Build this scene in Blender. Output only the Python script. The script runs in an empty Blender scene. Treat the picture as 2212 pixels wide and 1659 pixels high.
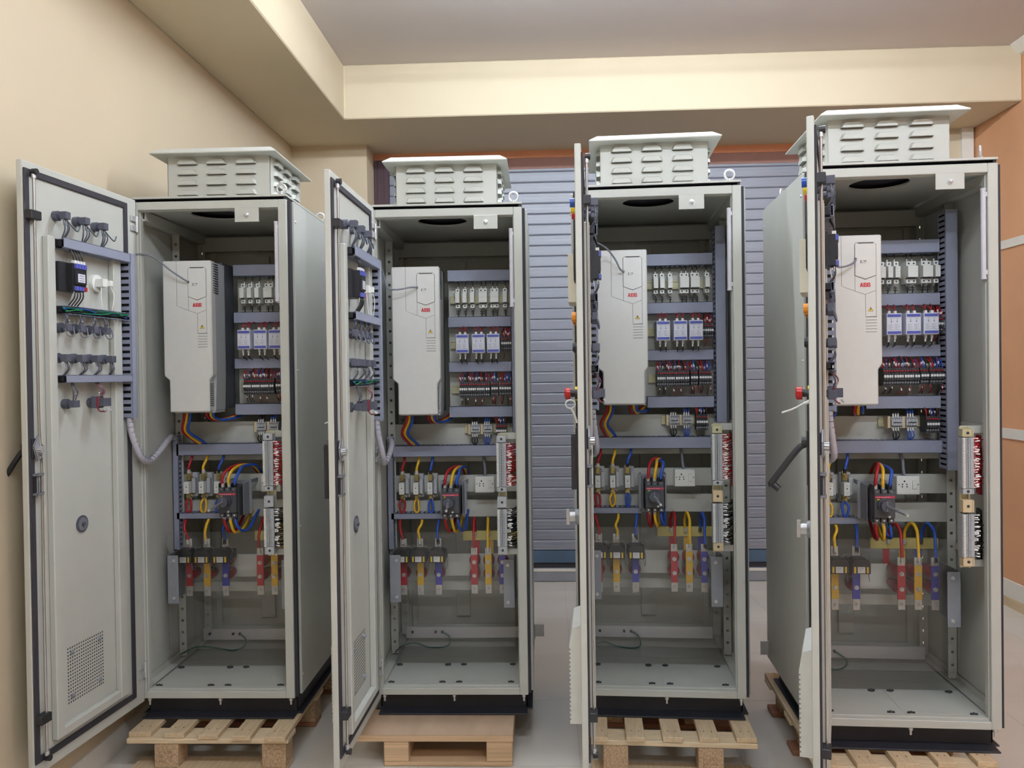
import bpy, bmesh, math, random
from mathutils import Matrix, Vector

# ------------------------------------------------------------------ reset
for blk in (bpy.data.objects, bpy.data.meshes, bpy.data.materials, bpy.data.lights, bpy.data.cameras):
    for it in list(blk):
        blk.remove(it)
scene = bpy.context.scene
COL = scene.collection

# ------------------------------------------------------------------ camera
CAMZ = 1.445
FPX = 1727.8
cam_d = bpy.data.cameras.new('camera')
cam_d.sensor_fit = 'HORIZONTAL'
cam_d.sensor_width = 36.0
cam_d.lens = FPX / 2212.0 * 36.0
cam_d.clip_start = 0.05
cam = bpy.data.objects.new('camera', cam_d)
COL.objects.link(cam)
PITCH, ROLL = -0.01085, -0.014213
cam.matrix_world = (Matrix.Translation((0, 0, CAMZ)) @ Matrix.Rotation(math.radians(90) + PITCH, 4, 'X')
                    @ Matrix.Rotation(ROLL, 4, 'Z'))
scene.camera = cam

# ------------------------------------------------------------------ world and exposure
world = bpy.data.worlds.new('world')
scene.world = world
world.use_nodes = True
bgn = world.node_tree.nodes['Background']
bgn.inputs[0].default_value = (0.75, 0.8, 0.9, 1)
bgn.inputs[1].default_value = 0.3
vs = scene.view_settings
vs.view_transform = 'Standard'
vs.look = 'None'
vs.gamma = 1.0
vs.use_curve_mapping = False
vs.exposure = 0.35
LAMP_L = 138.0            # radiance of the bare batten tubes
LAMP_Z = CAMZ + 1.80
LAMP_COL = (230, 242, 255)

# ------------------------------------------------------------------ materials
def lin(c):
    c = c / 255.0
    return c / 12.92 if c <= 0.04045 else ((c + 0.055) / 1.055) ** 2.4

MATS = {}
def mat(name, rgb, rough=0.5, metal=0.0, noise=0.06, scale=40.0, bump=0.0, spec=0.5, stretch=None, emit=None, bscale=None):
    m = bpy.data.materials.new(name)
    m.use_nodes = True
    nt = m.node_tree
    b = nt.nodes['Principled BSDF']
    col = [lin(v) for v in rgb]
    b.inputs['Roughness'].default_value = rough
    b.inputs['Metallic'].default_value = metal
    b.inputs['Specular IOR Level'].default_value = spec
    tc = nt.nodes.new('ShaderNodeTexCoord')
    mp = nt.nodes.new('ShaderNodeMapping')
    nt.links.new(tc.outputs['Object'], mp.inputs[0])
    if stretch:
        mp.inputs['Scale'].default_value = stretch
    ns = nt.nodes.new('ShaderNodeTexNoise')
    ns.inputs['Scale'].default_value = scale
    ns.inputs['Detail'].default_value = 3.0
    nt.links.new(mp.outputs[0], ns.inputs['Vector'])
    rp = nt.nodes.new('ShaderNodeValToRGB')
    rp.color_ramp.elements[0].position = 0.3
    rp.color_ramp.elements[1].position = 0.7
    rp.color_ramp.elements[0].color = [max(0, v * (1 - noise)) for v in col] + [1]
    rp.color_ramp.elements[1].color = [min(1, v * (1 + noise)) for v in col] + [1]
    nt.links.new(ns.outputs[0], rp.inputs[0])
    nt.links.new(rp.outputs[0], b.inputs['Base Color'])
    if bump > 0:
        bp = nt.nodes.new('ShaderNodeBump')
        bp.inputs['Strength'].default_value = bump
        bp.inputs['Distance'].default_value = 0.002
        if bscale:
            n2 = nt.nodes.new('ShaderNodeTexNoise')
            n2.inputs['Scale'].default_value = bscale
            nt.links.new(mp.outputs[0], n2.inputs['Vector'])
            nt.links.new(n2.outputs[0], bp.inputs['Height'])
        else:
            nt.links.new(ns.outputs[0], bp.inputs['Height'])
        nt.links.new(bp.outputs[0], b.inputs['Normal'])
    if emit:
        b.inputs['Emission Color'].default_value = [lin(v) for v in emit[0]] + [1]
        b.inputs['Emission Strength'].default_value = emit[1]
    MATS[name] = m
    return m

mat('cab_paint', (190, 191, 183), 0.42, noise=0.02, scale=12, bump=0.03, bscale=900)
mat('duct_plastic', (143, 147, 165), 0.5, noise=0.02, scale=20)
mat('gasket_rubber', (52, 50, 56), 0.8, noise=0.08)
mat('plinth_black', (42, 43, 50), 0.5, noise=0.08, scale=15)
mat('black_plastic', (34, 34, 38), 0.45, noise=0.05)
mat('dark_plastic', (74, 75, 80), 0.5, noise=0.06)
mat('mid_plastic', (120, 121, 126), 0.5, noise=0.05)
mat('button_grey', (82, 84, 96), 0.5, noise=0.06)
mat('white_plastic', (226, 226, 220), 0.4, noise=0.02)
mat('drive_white', (218, 217, 212), 0.4, noise=0.015)
mat('drive_grey', (176, 178, 180), 0.45, noise=0.02)
mat('heatsink', (86, 90, 98), 0.5, metal=0.4, noise=0.05)
mat('line_grey', (140, 140, 140), 0.6, noise=0.02)
mat('dark_line', (58, 58, 60), 0.6, noise=0.02)
mat('logo_red', (205, 30, 45), 0.5, noise=0.02)
mat('stripe_red', (206, 62, 84), 0.5, noise=0.02)
mat('warn_yellow', (240, 205, 50), 0.5, noise=0.02)
mat('relay_face', (214, 215, 226), 0.45, noise=0.02)
mat('relay_blue', (86, 92, 176), 0.45, noise=0.03)
mat('wire_red', (168, 26, 34), 0.4, noise=0.08)
mat('wire_yellow', (236, 186, 40), 0.4, noise=0.06)
mat('wire_blue', (46, 88, 190), 0.4, noise=0.08)
mat('wire_black', (26, 26, 30), 0.45, noise=0.08)
mat('wire_green', (20, 128, 84), 0.45, noise=0.08)
mat('wire_grey', (128, 130, 140), 0.5, noise=0.06)
mat('wire_teal', (52, 104, 88), 0.5, noise=0.06)
mat('sleeve_red', (188, 40, 52), 0.45, noise=0.04)
mat('sleeve_yellow', (232, 184, 42), 0.45, noise=0.04)
mat('sleeve_blue', (66, 70, 178), 0.45, noise=0.04)
mat('tinned', (206, 202, 192), 0.35, metal=0.15, noise=0.05)
mat('steel', (190, 190, 190), 0.28, metal=0.9, noise=0.05)
mat('zinc', (205, 205, 205), 0.4, metal=0.55, noise=0.06, scale=60)
mat('brass', (176, 160, 104), 0.35, metal=0.7, noise=0.05)
mat('din_zinc', (196, 192, 158), 0.4, metal=0.3, noise=0.05)
mat('bracket_grey', (150, 153, 160), 0.5, metal=0.2, noise=0.03)
mat('alu', (214, 214, 216), 0.35, metal=0.5, noise=0.1, scale=30, stretch=(1, 6, 30))
mat('insulator_red', (142, 26, 38), 0.4, noise=0.06)
mat('frp_yellow', (206, 192, 110), 0.5, noise=0.06)
mat('terminal_grey', (176, 178, 182), 0.5, noise=0.05, scale=120)
mat('terminal_dark', (58, 60, 64), 0.5, noise=0.1, scale=150)
mat('terminal_beige', (206, 186, 152), 0.5, noise=0.06)
mat('ferrule', (232, 230, 228), 0.45, noise=0.03)
mat('conduit', (188, 184, 194), 0.4, noise=0.08, scale=80)
mat('lamp_tube', (205, 203, 210), 0.3, noise=0.02)
mat('orange_lens', (240, 150, 30), 0.3, noise=0.03)
mat('blue_lens', (40, 84, 180), 0.3, noise=0.03)
mat('yellow_lens', (240, 205, 30), 0.3, noise=0.03)
mat('red_lens', (190, 30, 30), 0.3, noise=0.03)
mat('hmi_cream', (222, 216, 196), 0.45, noise=0.02)
mat('wood_light', (208, 184, 150), 0.7, noise=0.13, scale=9, stretch=(14, 1.2, 14), bump=0.1)
mat('wood_cross', (218, 196, 162), 0.7, noise=0.12, scale=9, stretch=(1.2, 14, 14), bump=0.1)
mat('wood_brown', (160, 112, 86), 0.7, noise=0.14, scale=9, stretch=(1.2, 14, 14), bump=0.1)
mat('chipboard', (186, 158, 126), 0.8, noise=0.3, scale=130, bump=0.25)
mat('plywood_top', (184, 156, 130), 0.65, noise=0.08, scale=6, stretch=(3, 1, 6), bump=0.05)
mat('plywood_edge', (204, 172, 136), 0.7, noise=0.2, scale=5, stretch=(0.6, 0.6, 42), bump=0.1)
mat('wall_cream', (206, 191, 164), 0.75, noise=0.02, scale=2.5, bump=0.05, bscale=60)
mat('beam_cream', (206, 192, 164), 0.75, noise=0.02, scale=2.5, bump=0.05, bscale=60)
mat('ceiling_white', (210, 202, 199), 0.85, noise=0.015, scale=2)
mat('wall_orange', (212, 158, 118), 0.6, noise=0.05, scale=3, bump=0.04, bscale=50)
mat('trim_white', (226, 222, 212), 0.6, noise=0.02)
mat('header_salmon', (226, 160, 124), 0.7, noise=0.03)
mat('header_brown', (150, 112, 100), 0.7, noise=0.05)
mat('guide_maroon', (70, 46, 54), 0.5, noise=0.06)
mat('shutter_grey', (142, 145, 156), 0.36, metal=0.0, noise=0.03, scale=8)
mat('shutter_blue', (76, 98, 122), 0.5, noise=0.08, scale=8)
mat('floor_tile', (214, 208, 198), 0.16, noise=0.03, scale=3.0)
mat('grout', (168, 160, 150), 0.7, noise=0.05)
mat('led_diffuser', (250, 250, 250), 0.5, noise=0.0, emit=(LAMP_COL, LAMP_L))
mat('seam_grey', (150, 151, 145), 0.6, noise=0.02)

def shield_mat():
    m = bpy.data.materials.new('clear_acrylic')
    m.use_nodes = True
    nt = m.node_tree
    nt.nodes.clear()
    out = nt.nodes.new('ShaderNodeOutputMaterial')
    tr = nt.nodes.new('ShaderNodeBsdfTransparent')
    gl = nt.nodes.new('ShaderNodeBsdfGlossy')
    df = nt.nodes.new('ShaderNodeBsdfDiffuse')
    tr.inputs[0].default_value = (0.995, 0.995, 0.995, 1)
    df.inputs[0].default_value = (0.8, 0.8, 0.8, 1)
    gl.inputs['Roughness'].default_value = 0.03
    fr = nt.nodes.new('ShaderNodeFresnel')
    fr.inputs[0].default_value = 1.33
    mx1 = nt.nodes.new('ShaderNodeMixShader')
    mx1.inputs[0].default_value = 0.014
    nt.links.new(tr.outputs[0], mx1.inputs[1])
    nt.links.new(df.outputs[0], mx1.inputs[2])
    mx2 = nt.nodes.new('ShaderNodeMixShader')
    nt.links.new(fr.outputs[0], mx2.inputs[0])
    nt.links.new(mx1.outputs[0], mx2.inputs[1])
    nt.links.new(gl.outputs[0], mx2.inputs[2])
    nt.links.new(mx2.outputs[0], out.inputs[0])
    MATS['clear_acrylic'] = m
shield_mat()

# ------------------------------------------------------------------ mesh builder
class MB:
    def __init__(s, o=(0, 0, 0)):
        s.v = []; s.f = []; s.m = []; s.sm = []; s.o = o
    def add(s, vs_, fs, m=0, smooth=False):
        b = len(s.v)
        ox, oy, oz = s.o
        s.v += [(x - ox, y - oy, z - oz) for x, y, z in vs_]
        for f in fs:
            s.f.append([b + i for i in f]); s.m.append(m); s.sm.append(smooth)
        return s
    def box(s, x0, x1, y0, y1, z0, z1, m=0):
        if x1 < x0: x0, x1 = x1, x0
        if y1 < y0: y0, y1 = y1, y0
        if z1 < z0: z0, z1 = z1, z0
        return s.add([(x0, y0, z0), (x1, y0, z0), (x1, y1, z0), (x0, y1, z0), (x0, y0, z1), (x1, y0, z1), (x1, y1, z1), (x0, y1, z1)],
                     [(0, 3, 2, 1), (4, 5, 6, 7), (0, 1, 5, 4), (1, 2, 6, 5), (2, 3, 7, 6), (3, 0, 4, 7)], m)
    def cyl(s, p0, p1, r, n=12, m=0, r2=None, caps=True):
        p0 = Vector(p0); p1 = Vector(p1); r2 = r if r2 is None else r2
        d = (p1 - p0).normalized()
        a = Vector((0, 0, 1)) if abs(d.z) < 0.9 else Vector((1, 0, 0))
        u = d.cross(a).normalized(); w = d.cross(u)
        R0 = [tuple(p0 + (u * math.cos(t) + w * math.sin(t)) * r) for t in [2 * math.pi * i / n for i in range(n)]]
        R1 = [tuple(p1 + (u * math.cos(t) + w * math.sin(t)) * r2) for t in [2 * math.pi * i / n for i in range(n)]]
        s.add(R0 + R1, [(i, i + n, (i + 1) % n + n, (i + 1) % n) for i in range(n)], m, True)
        if caps:
            s.add(R0, [tuple(range(n))], m)
            s.add(R1, [tuple(reversed(range(n)))], m)
        return s
    def tube(s, pts, r, n=8, m=0, res=5, closed=False):
        P = [Vector(p) for p in pts]
        Q = []
        k = len(P)
        if k > 2:
            for i in range(k - 1 if not closed else k):
                if closed:
                    a, b, c, d = P[(i - 1) % k], P[i], P[(i + 1) % k], P[(i + 2) % k]
                else:
                    a = P[i - 1] if i else P[0] * 2 - P[1]
                    b, c = P[i], P[i + 1]
                    d = P[i + 2] if i + 2 < k else P[-1] * 2 - P[-2]
                for j in range(res):
                    t = j / res
                    Q.append(0.5 * ((2 * b) + (c - a) * t + (2 * a - 5 * b + 4 * c - d) * t * t + (3 * b - a - 3 * c + d) * t ** 3))
            if not closed:
                Q.append(P[-1])
        else:
            Q = P
        rings = []
        prev = None
        L = len(Q)
        for i, q in enumerate(Q):
            if closed:
                d = Q[(i + 1) % L] - Q[(i - 1) % L]
            else:
                d = Q[min(i + 1, L - 1)] - Q[max(i - 1, 0)]
            d.normalize()
            if prev is None:
                a = Vector((0, 0, 1)) if abs(d.z) < 0.8 else Vector((1, 0, 0))
                u = d.cross(a).normalized()
            else:
                u = (prev - d * prev.dot(d))
                u = u.normalized() if u.length > 1e-6 else d.orthogonal().normalized()
            prev = u
            w = d.cross(u)
            rings.append([tuple(q + (u * math.cos(t) + w * math.sin(t)) * r) for t in [2 * math.pi * j / n for j in range(n)]])
        vv = [p for rg in rings for p in rg]
        ff = []
        for i in range(L if closed else L - 1):
            i2 = (i + 1) % L
            for j in range(n):
                j2 = (j + 1) % n
                ff.append((i * n + j, i * n + j2, i2 * n + j2, i2 * n + j))
        s.add(vv, ff, m, True)
        if not closed:
            s.add(rings[0], [tuple(reversed(range(n)))], m)
            s.add(rings[-1], [tuple(range(n))], m)
        return s
    def prism(s, poly, a0, a1, axis='y', m=0):
        n = len(poly)
        if axis == 'y':
            A = [(p, a0, q) for p, q in poly]; B = [(p, a1, q) for p, q in poly]
        elif axis == 'z':
            A = [(p, q, a0) for p, q in poly]; B = [(p, q, a1) for p, q in poly]
        else:
            A = [(a0, p, q) for p, q in poly]; B = [(a1, p, q) for p, q in poly]
        return s.add(A + B, [tuple(range(n)), tuple(reversed(range(n, 2 * n)))] + [(i, i + n, (i + 1) % n + n, (i + 1) % n) for i in range(n)], m)
    def ring_plate(s, x0, x1, y0, y1, cx, cy, r, z0, z1, n=32, m=0):
        # rectangular sheet with a round hole
        out = []; inn = []
        for i in range(n):
            t = 2 * math.pi * i / n
            c, q = math.cos(t), math.sin(t)
            k = min([((x1 - cx) / c if c > 0 else (x0 - cx) / c) if abs(c) > 1e-9 else 9, ((y1 - cy) / q if q > 0 else (y0 - cy) / q) if abs(q) > 1e-9 else 9])
            out.append((cx + c * k, cy + q * k)); inn.append((cx + c * r, cy + q * r))
        V = []
        for z in (z0, z1):
            V += [(a, b, z) for a, b in out] + [(a, b, z) for a, b in inn]
        F = []
        for i in range(n):
            j = (i + 1) % n
            F.append((i, j, n + j, n + i)); F.append((2 * n + i, 3 * n + i, 3 * n + j, 2 * n + j))
            F.append((i, 2 * n + i, 2 * n + j, j)); F.append((n + i, n + j, 3 * n + j, 3 * n + i))
        s.add(V, F, m)
        for (ax, ay) in ((x0, y0), (x1, y0), (x1, y1), (x0, y1)):   # fill the four corners
            px = min(out, key=lambda p: (abs(p[0] - ax) > 1e-6, abs(p[1] - ay)))
            py = min(out, key=lambda p: (abs(p[1] - ay) > 1e-6, abs(p[0] - ax)))
            s.prism([(ax, ay), px, py], z0, z1, 'z', m)
        return s
    def frame(s, x0, x1, z0, z1, w, y0, y1, m=0):
        # upright rectangular ring in the x/z plane, w = (left, right, bottom, top)
        l, r_, b, t = w
        s.box(x0, x0 + l, y0, y1, z0, z1, m); s.box(x1 - r_, x1, y0, y1, z0, z1, m)
        s.box(x0 + l, x1 - r_, y0, y1, z0, z0 + b, m); s.box(x0 + l, x1 - r_, y0, y1, z1 - t, z1, m)
        return s
    def dome(s, c, r, h, axis, n=12, k=4, m=0):
        # half dome along axis vector
        c = Vector(c); d = Vector(axis).normalized(); u = d.orthogonal().normalized(); w = d.cross(u)
        V = []
        for i in range(k + 1):
            a = math.pi / 2 * i / k
            for j in range(n):
                t = 2 * math.pi * j / n
                V.append(tuple(c + (u * math.cos(t) + w * math.sin(t)) * r * math.cos(a) + d * h * math.sin(a)))
        F = []
        for i in range(k):
            for j in range(n):
                F.append((i * n + j, i * n + (j + 1) % n, (i + 1) * n + (j + 1) % n, (i + 1) * n + j))
        return s.add(V, F, m, True)
    def mesh(s, name, mats, bevel=0.0, seg=1):
        me = bpy.data.meshes.new(name)
        me.from_pydata(s.v, [], s.f)
        for mm in mats:
            me.materials.append(MATS[mm])
        me.polygons.foreach_set('material_index', s.m)
        me.polygons.foreach_set('use_smooth', s.sm)
        bm = bmesh.new(); bm.from_mesh(me)
        bmesh.ops.recalc_face_normals(bm, faces=bm.faces)
        if bevel > 0:
            ed = [e for e in bm.edges if len(e.link_faces) == 2 and e.calc_face_angle(0) > 0.6]
            bmesh.ops.bevel(bm, geom=ed, offset=bevel, segments=seg, affect='EDGES', profile=0.5, clamp_overlap=True)
        bm.to_mesh(me); bm.free()
        me.update()
        return me

MESH = {}
def cached(key, fn):
    if key not in MESH:
        MESH[key] = fn()
    return MESH[key]

def obj(name, data, parent=None, loc=(0, 0, 0), rotz=0.0):
    o = bpy.data.objects.new(name, data)
    COL.objects.link(o)
    o.location = loc
    o.rotation_euler = (0, 0, rotz)
    if parent is not None:
        o.parent = parent
    return o

def tag(o, label, cat, group=None):
    o['label'] = label; o['category'] = cat
    if group: o['group'] = group
    return o

def struct(o):
    o['kind'] = 'structure'
    return o

def text_mesh(name, txt, size, m, bold=0.0):
    c = bpy.data.curves.new(name, 'FONT')
    c.body = txt; c.size = size; c.align_x = 'CENTER'; c.align_y = 'CENTER'
    c.extrude = 0.0004; c.offset = bold
    o = bpy.data.objects.new(name, c)
    COL.objects.link(o)
    bpy.context.view_layer.update()
    me = bpy.data.meshes.new_from_object(o.evaluated_get(bpy.context.evaluated_depsgraph_get()))
    bpy.data.objects.remove(o); bpy.data.curves.remove(c)
    me.transform(Matrix.Rotation(math.radians(90), 4, 'X'))
    me.materials.clear(); me.materials.append(MATS[m])
    return me

# ------------------------------------------------------------------ room shell (room axes turned by RY about the camera's foot)
RY = -math.radians(2.4)
ZF = -CAMZ              # heights measured from the camera are shifted by CAMZ below
def rz(z): return z + CAMZ
XL, XR, YB, YBEAM, YSH = -1.69, 2.80, 5.34, 4.80, 5.60
ZS, ZC = rz(1.56), rz(1.885)
YREAR = -4.2
def room_obj(name, mb, mats, parent=None, bevel=0.0):
    return obj(name, mb.mesh(name, mats, bevel), parent, rotz=0.0 if parent else RY)

floor = struct(room_obj('floor', MB().box(XL - .2, XR + .2, YREAR - .1, YB + 0.6, -0.1, -0.0015), ['grout']))
TS = 0.6
tile_me = MB().box(0.0008, TS - 0.0008, 0.0008, TS - 0.0008, -0.006, 0.0).mesh('floor_tile', ['floor_tile'])
ix0, iy0 = XL, YB + 0.6 - 17 * TS
for i in range(8):
    for j in range(17):
        x = ix0 + i * TS; y = iy0 + j * TS
        if y < -0.5: continue
        obj('tile', tile_me, floor, (x, y, 0.0))
back_floor = MB().box(XL, XR + .2, YREAR, iy0 + math.ceil((-0.5 - iy0) / TS) * TS, -0.006, 0.0)
room_obj('tile_field', back_floor, ['floor_tile'], floor)

struct(room_obj('ceiling', MB().box(XL - .2, XR + .2, YREAR - .1, YB + 0.7, ZC, ZC + .1), ['ceiling_white']))
struct(room_obj('wall_left', MB().box(XL - .12, XL, YREAR - .1, YB + .1, 0, ZC), ['wall_cream']))
XO0, XO1 = -1.178, 2.30
wb = MB()
wb.box(XL - .12, XO0, YB, YB + .38, 0, ZC); wb.box(XO1, XR + .12, YB, YB + .38, 0, ZC)
wb.box(XO0, XO1, YB + .30, YB + .38, ZS, ZC)
struct(room_obj('wall_back', wb, ['wall_cream']))
struct(room_obj('wall_right', MB().box(XR, XR + .12, YREAR - .1, YB + .1, 0, ZC), ['wall_orange']))
struct(room_obj('wall_rear', MB().box(XL - .12, XR + .12, YREAR - .12, YREAR, 0, ZC), ['wall_cream']))
# dropped beams along the left wall and in front of the shutter
bm_ = MB()
bm_.prism([(XL, YREAR), (-1.191, YREAR), (-1.191, YBEAM), (XR, YBEAM), (XR, YB + .30), (XL, YB + .30)], ZS, ZC, 'z')
beam = struct(room_obj('ceiling_beam', bm_, ['beam_cream'], bevel=0.006))
# right-hand wall battens, corner post, cornice and skirting
def trim(name, mb, m, **k): return struct(room_obj(name, mb, [m], **k))
trim('trim_1', MB().box(XR - .012, XR, YREAR, YB, rz(.725), rz(.775)), 'trim_white')
trim('trim_2', MB().box(XR - .012, XR, YREAR, YB, rz(-.425), rz(-.365)), 'trim_white')
trim('trim_3', MB().box(XR - .085, XR - .012, YB - .03, YB, 0, ZS), 'trim_white')
trim('trim_4', MB().prism([(XR, ZC), (XR - .07, ZC), (XR - .055, ZC - .02), (XR - .02, ZC - .055), (XR, ZC - .06)], YREAR, YBEAM, 'y'), 'trim_white')
trim('baseboard_right', MB().box(XR - .014, XR, YREAR, YB, .06, .16), 'trim_white')
trim('trim_5', MB().box(XR - .02, XR, YREAR, YB, 0, .06), 'wood_light')
trim('baseboard_left', MB().box(XL, XL + .01, YREAR, YB, 0, .09), 'trim_white')
# recess header above the shutter
trim('trim_6', MB().box(XO0, XO1, YB + .235, YB + .30, ZS - .05, ZS), 'header_salmon')
trim('trim_7', MB().box(XO0, XO1, YB + .245, YB + .30, ZS - .125, ZS - .05), 'header_brown')
# roller shutter: one slat object per slat
shutter = struct(room_obj('door_1', MB().box(XO0, XO1, YSH + .02, YSH + .03, 0.1, ZS - .1), ['guide_maroon']))
pitch = 0.0735
slat = MB()
sec = [(0.0, 0.0), (-0.004, 0.001), (-0.008, 0.004), (-0.010, 0.010), (-0.010, 0.064), (-0.008, 0.0695), (-0.003, 0.0722), (0.004, 0.0722), (0.004, 0.0)]
slat.prism([(y, z) for y, z in sec], XO0 + .09, XO1 - .09, 'x')
for zz in (.020, .026, .046, .052):
    slat.box(XO0 + .09, XO1 - .09, -.0112, -.009, zz, zz + .0025)
slat_me = slat.mesh('slat', ['shutter_grey'])
z = rz(-1.23)
while z < rz(1.50):
    obj('slat', slat_me, shutter, (0, YSH, z)); z += pitch
o = MB().box(XO0 + .09, XO1 - .09, YSH - .018, YSH + .01, rz(-1.315), rz(-1.232)).mesh('bottom_panel', ['shutter_blue'], .003)
obj('bottom_panel', o, shutter)
obj('seal_strip', MB().box(XO0 + .09, XO1 - .09, YSH - .008, YSH + .01, rz(-1.35), rz(-1.315)).mesh('seal_strip', ['gasket_rubber']), shutter)
bar = MB().box(XO0 + .05, XO1 - .05, YSH - .03, YSH + .02, 0.002, .094)
obj('bottom_bar', bar.mesh('bottom_bar', ['bracket_grey'], .006), shutter)
obj('bar_edge', MB().box(XO0 + .05, XO1 - .05, YSH - .034, YSH - .03, .072, .092).mesh('bar_edge', ['trim_white'], .002), shutter)
for xx in (XO0 + .005, XO1 - .105):
    g = MB().frame(xx, xx + .10, 0, ZS - .05, (.02, .03, .001, .001), YSH - .05, YSH + .02).box(xx + .02, xx + .07, YSH - .045, YSH - .02, 0, ZS - .05)
    obj('guide_rail', g.mesh('guide_rail', ['guide_maroon'], .002), shutter)

# suspended batten lights (above and behind the view)
def luminaire(x, y, where):
    c, s_ = math.cos(RY), math.sin(RY)
    t = obj('batten_light', None, None, (x * c - y * s_, x * s_ + y * c, LAMP_Z), RY)
    tag(t, 'white suspended batten light, ' + where, 'light', 'suspended batten lights')
    obj('housing', cached('lum_h', lambda: MB().box(-.62, .62, -.012, .012, .022, .050).mesh('housing', ['trim_white'], .004)), t)
    obj('tube', cached('lum_d', lambda: MB().cyl((-.6, 0, 0), (.6, 0, 0), .018, 10).mesh('tube', ['led_diffuser'])), t)
    for xx in (-.45, .45):
        obj('hanger', cached('lum_r', lambda: MB().cyl((0, 0, .045), (0, 0, ZC - LAMP_Z - .002), .004, 8).mesh('hanger', ['steel'])), t, (xx, 0, 0))
luminaire(-0.15, 3.15, 'left of the two over the cabinet row, out of view')
luminaire(1.25, 3.1, 'right of the two over the cabinet row, out of view')
luminaire(-0.2, 0.9, 'left one above the viewer, out of view')
luminaire(0.8, -0.9, 'rearmost one behind the viewer, out of view')
luminaire(1.8, 0.8, 'right one above the viewer, out of view')

# ------------------------------------------------------------------ cabinets
CABS = [  # x, y, yaw, z of the frame foot above the floor, door opening angle
    (-1.1421, 3.0454, -0.03233, CAMZ - 1.2202, 1.6639),
    (-0.2497, 3.1150, -0.03472, CAMZ - 1.2470, 1.5978),
    (0.5567, 2.9748, -0.09499, CAMZ - 1.2116, 1.5808),
    (1.3326, 2.6978, -0.09527, CAMZ - 1.2147, 1.8686)]
CN = ['leftmost cabinet', 'second cabinet from left', 'third cabinet from left', 'rightmost cabinet']
HW, HH = 0.297, 1.9           # half width and height of the front frame
PZ = -0.078                   # underside of the plinth

class Cab:
    pass

def cab_point(ci, p):
    x, y, yaw, z, da = CABS[ci]
    c, s = math.cos(yaw), math.sin(yaw)
    return (x + p[0] * c - p[1] * s, y + p[0] * s + p[1] * c, z + p[2])

def thing(ci, name, label, cat, group, base):
    t = obj(name, None, None, cab_point(ci, base), CABS[ci][2])
    t.empty_display_size = 0.02
    return tag(t, label, cat, group)

def P(parent, name, key, base, mats, fn, bevel=0.0, seg=1):
    """part in cabinet coordinates, stored relative to base, mesh shared through key"""
    def mk():
        mb = MB(base)
        fn(mb)
        return mb.mesh(name, mats, bevel, seg)
    return obj(name, cached(key, mk), parent)

def strip_holes(mb, x0, x1, y0, y1, z0, z1, hole, pitch_, m=0):
    """upright strip with a column of square holes"""
    cx = (x0 + x1) / 2; h = hole / 2
    mb.box(x0, cx - h, y0, y1, z0, z1, m); mb.box(cx + h, x1, y0, y1, z0, z1, m)
    zz = z0
    k = int((z1 - z0) / pitch_)
    for i in range(k + 1):
        a = z0 + i * pitch_ + (h if i else 0)
        b = min(z0 + (i + 1) * pitch_ - h, z1)
        if b > a: mb.box(cx - h, cx + h, y0, y1, a, b, m)

def duct(mb, axis, a0, a1, b0, b1, y0, y1, pitch_=0.02, finger=0.012, cover=True, ends=True):
    """slotted wiring duct; runs along axis 'x' or 'z' from a0 to a1, b0..b1 across, y0 front, y1 back"""
    t = 0.0018
    def bx(u0, u1, v0, v1, p, q, m=0):
        if axis == 'x': mb.box(u0, u1, p, q, v0, v1, m)
        else: mb.box(v0, v1, p, q, u0, u1, m)
    if cover:
        bx(a0, a1, b0, b1, y0, y0 + t)
        bx(a0, a1, b0, b0 + t, y0, y0 + .007); bx(a0, a1, b1 - t, b1, y0, y0 + .007)
    bx(a0, a1, b0, b1, y1 - t, y1)
    bx(a0, a1, b0, b0 + t, y1 - .008, y1); bx(a0, a1, b1 - t, b1, y1 - .008, y1)
    u = a0 + .004
    while u < a1 - finger:
        bx(u, u + finger, b0 + .0004, b0 + t, y0 + .004, y1); bx(u, u + finger, b1 - t, b1 - .0004, y0 + .004, y1)
        u += pitch_
    # dark filler block standing for wires and shade, so the slots look black
    bx(a0 + .002, a1 - .002, b0 + .006, b1 - .006, y0 + (.012 if cover else .022), y1 - .004, 1)

def screw(mb, x, y, z, r=.006, m=0, n=8):
    mb.cyl((x, y, z), (x, y - .004, z), r, 6, m)
    mb.cyl((x, y - .004, z), (x, y - .008, z), r * .55, n, m)

def lock_plate_x(ci): return (.10, .11, .070, .096)[ci]

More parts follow.
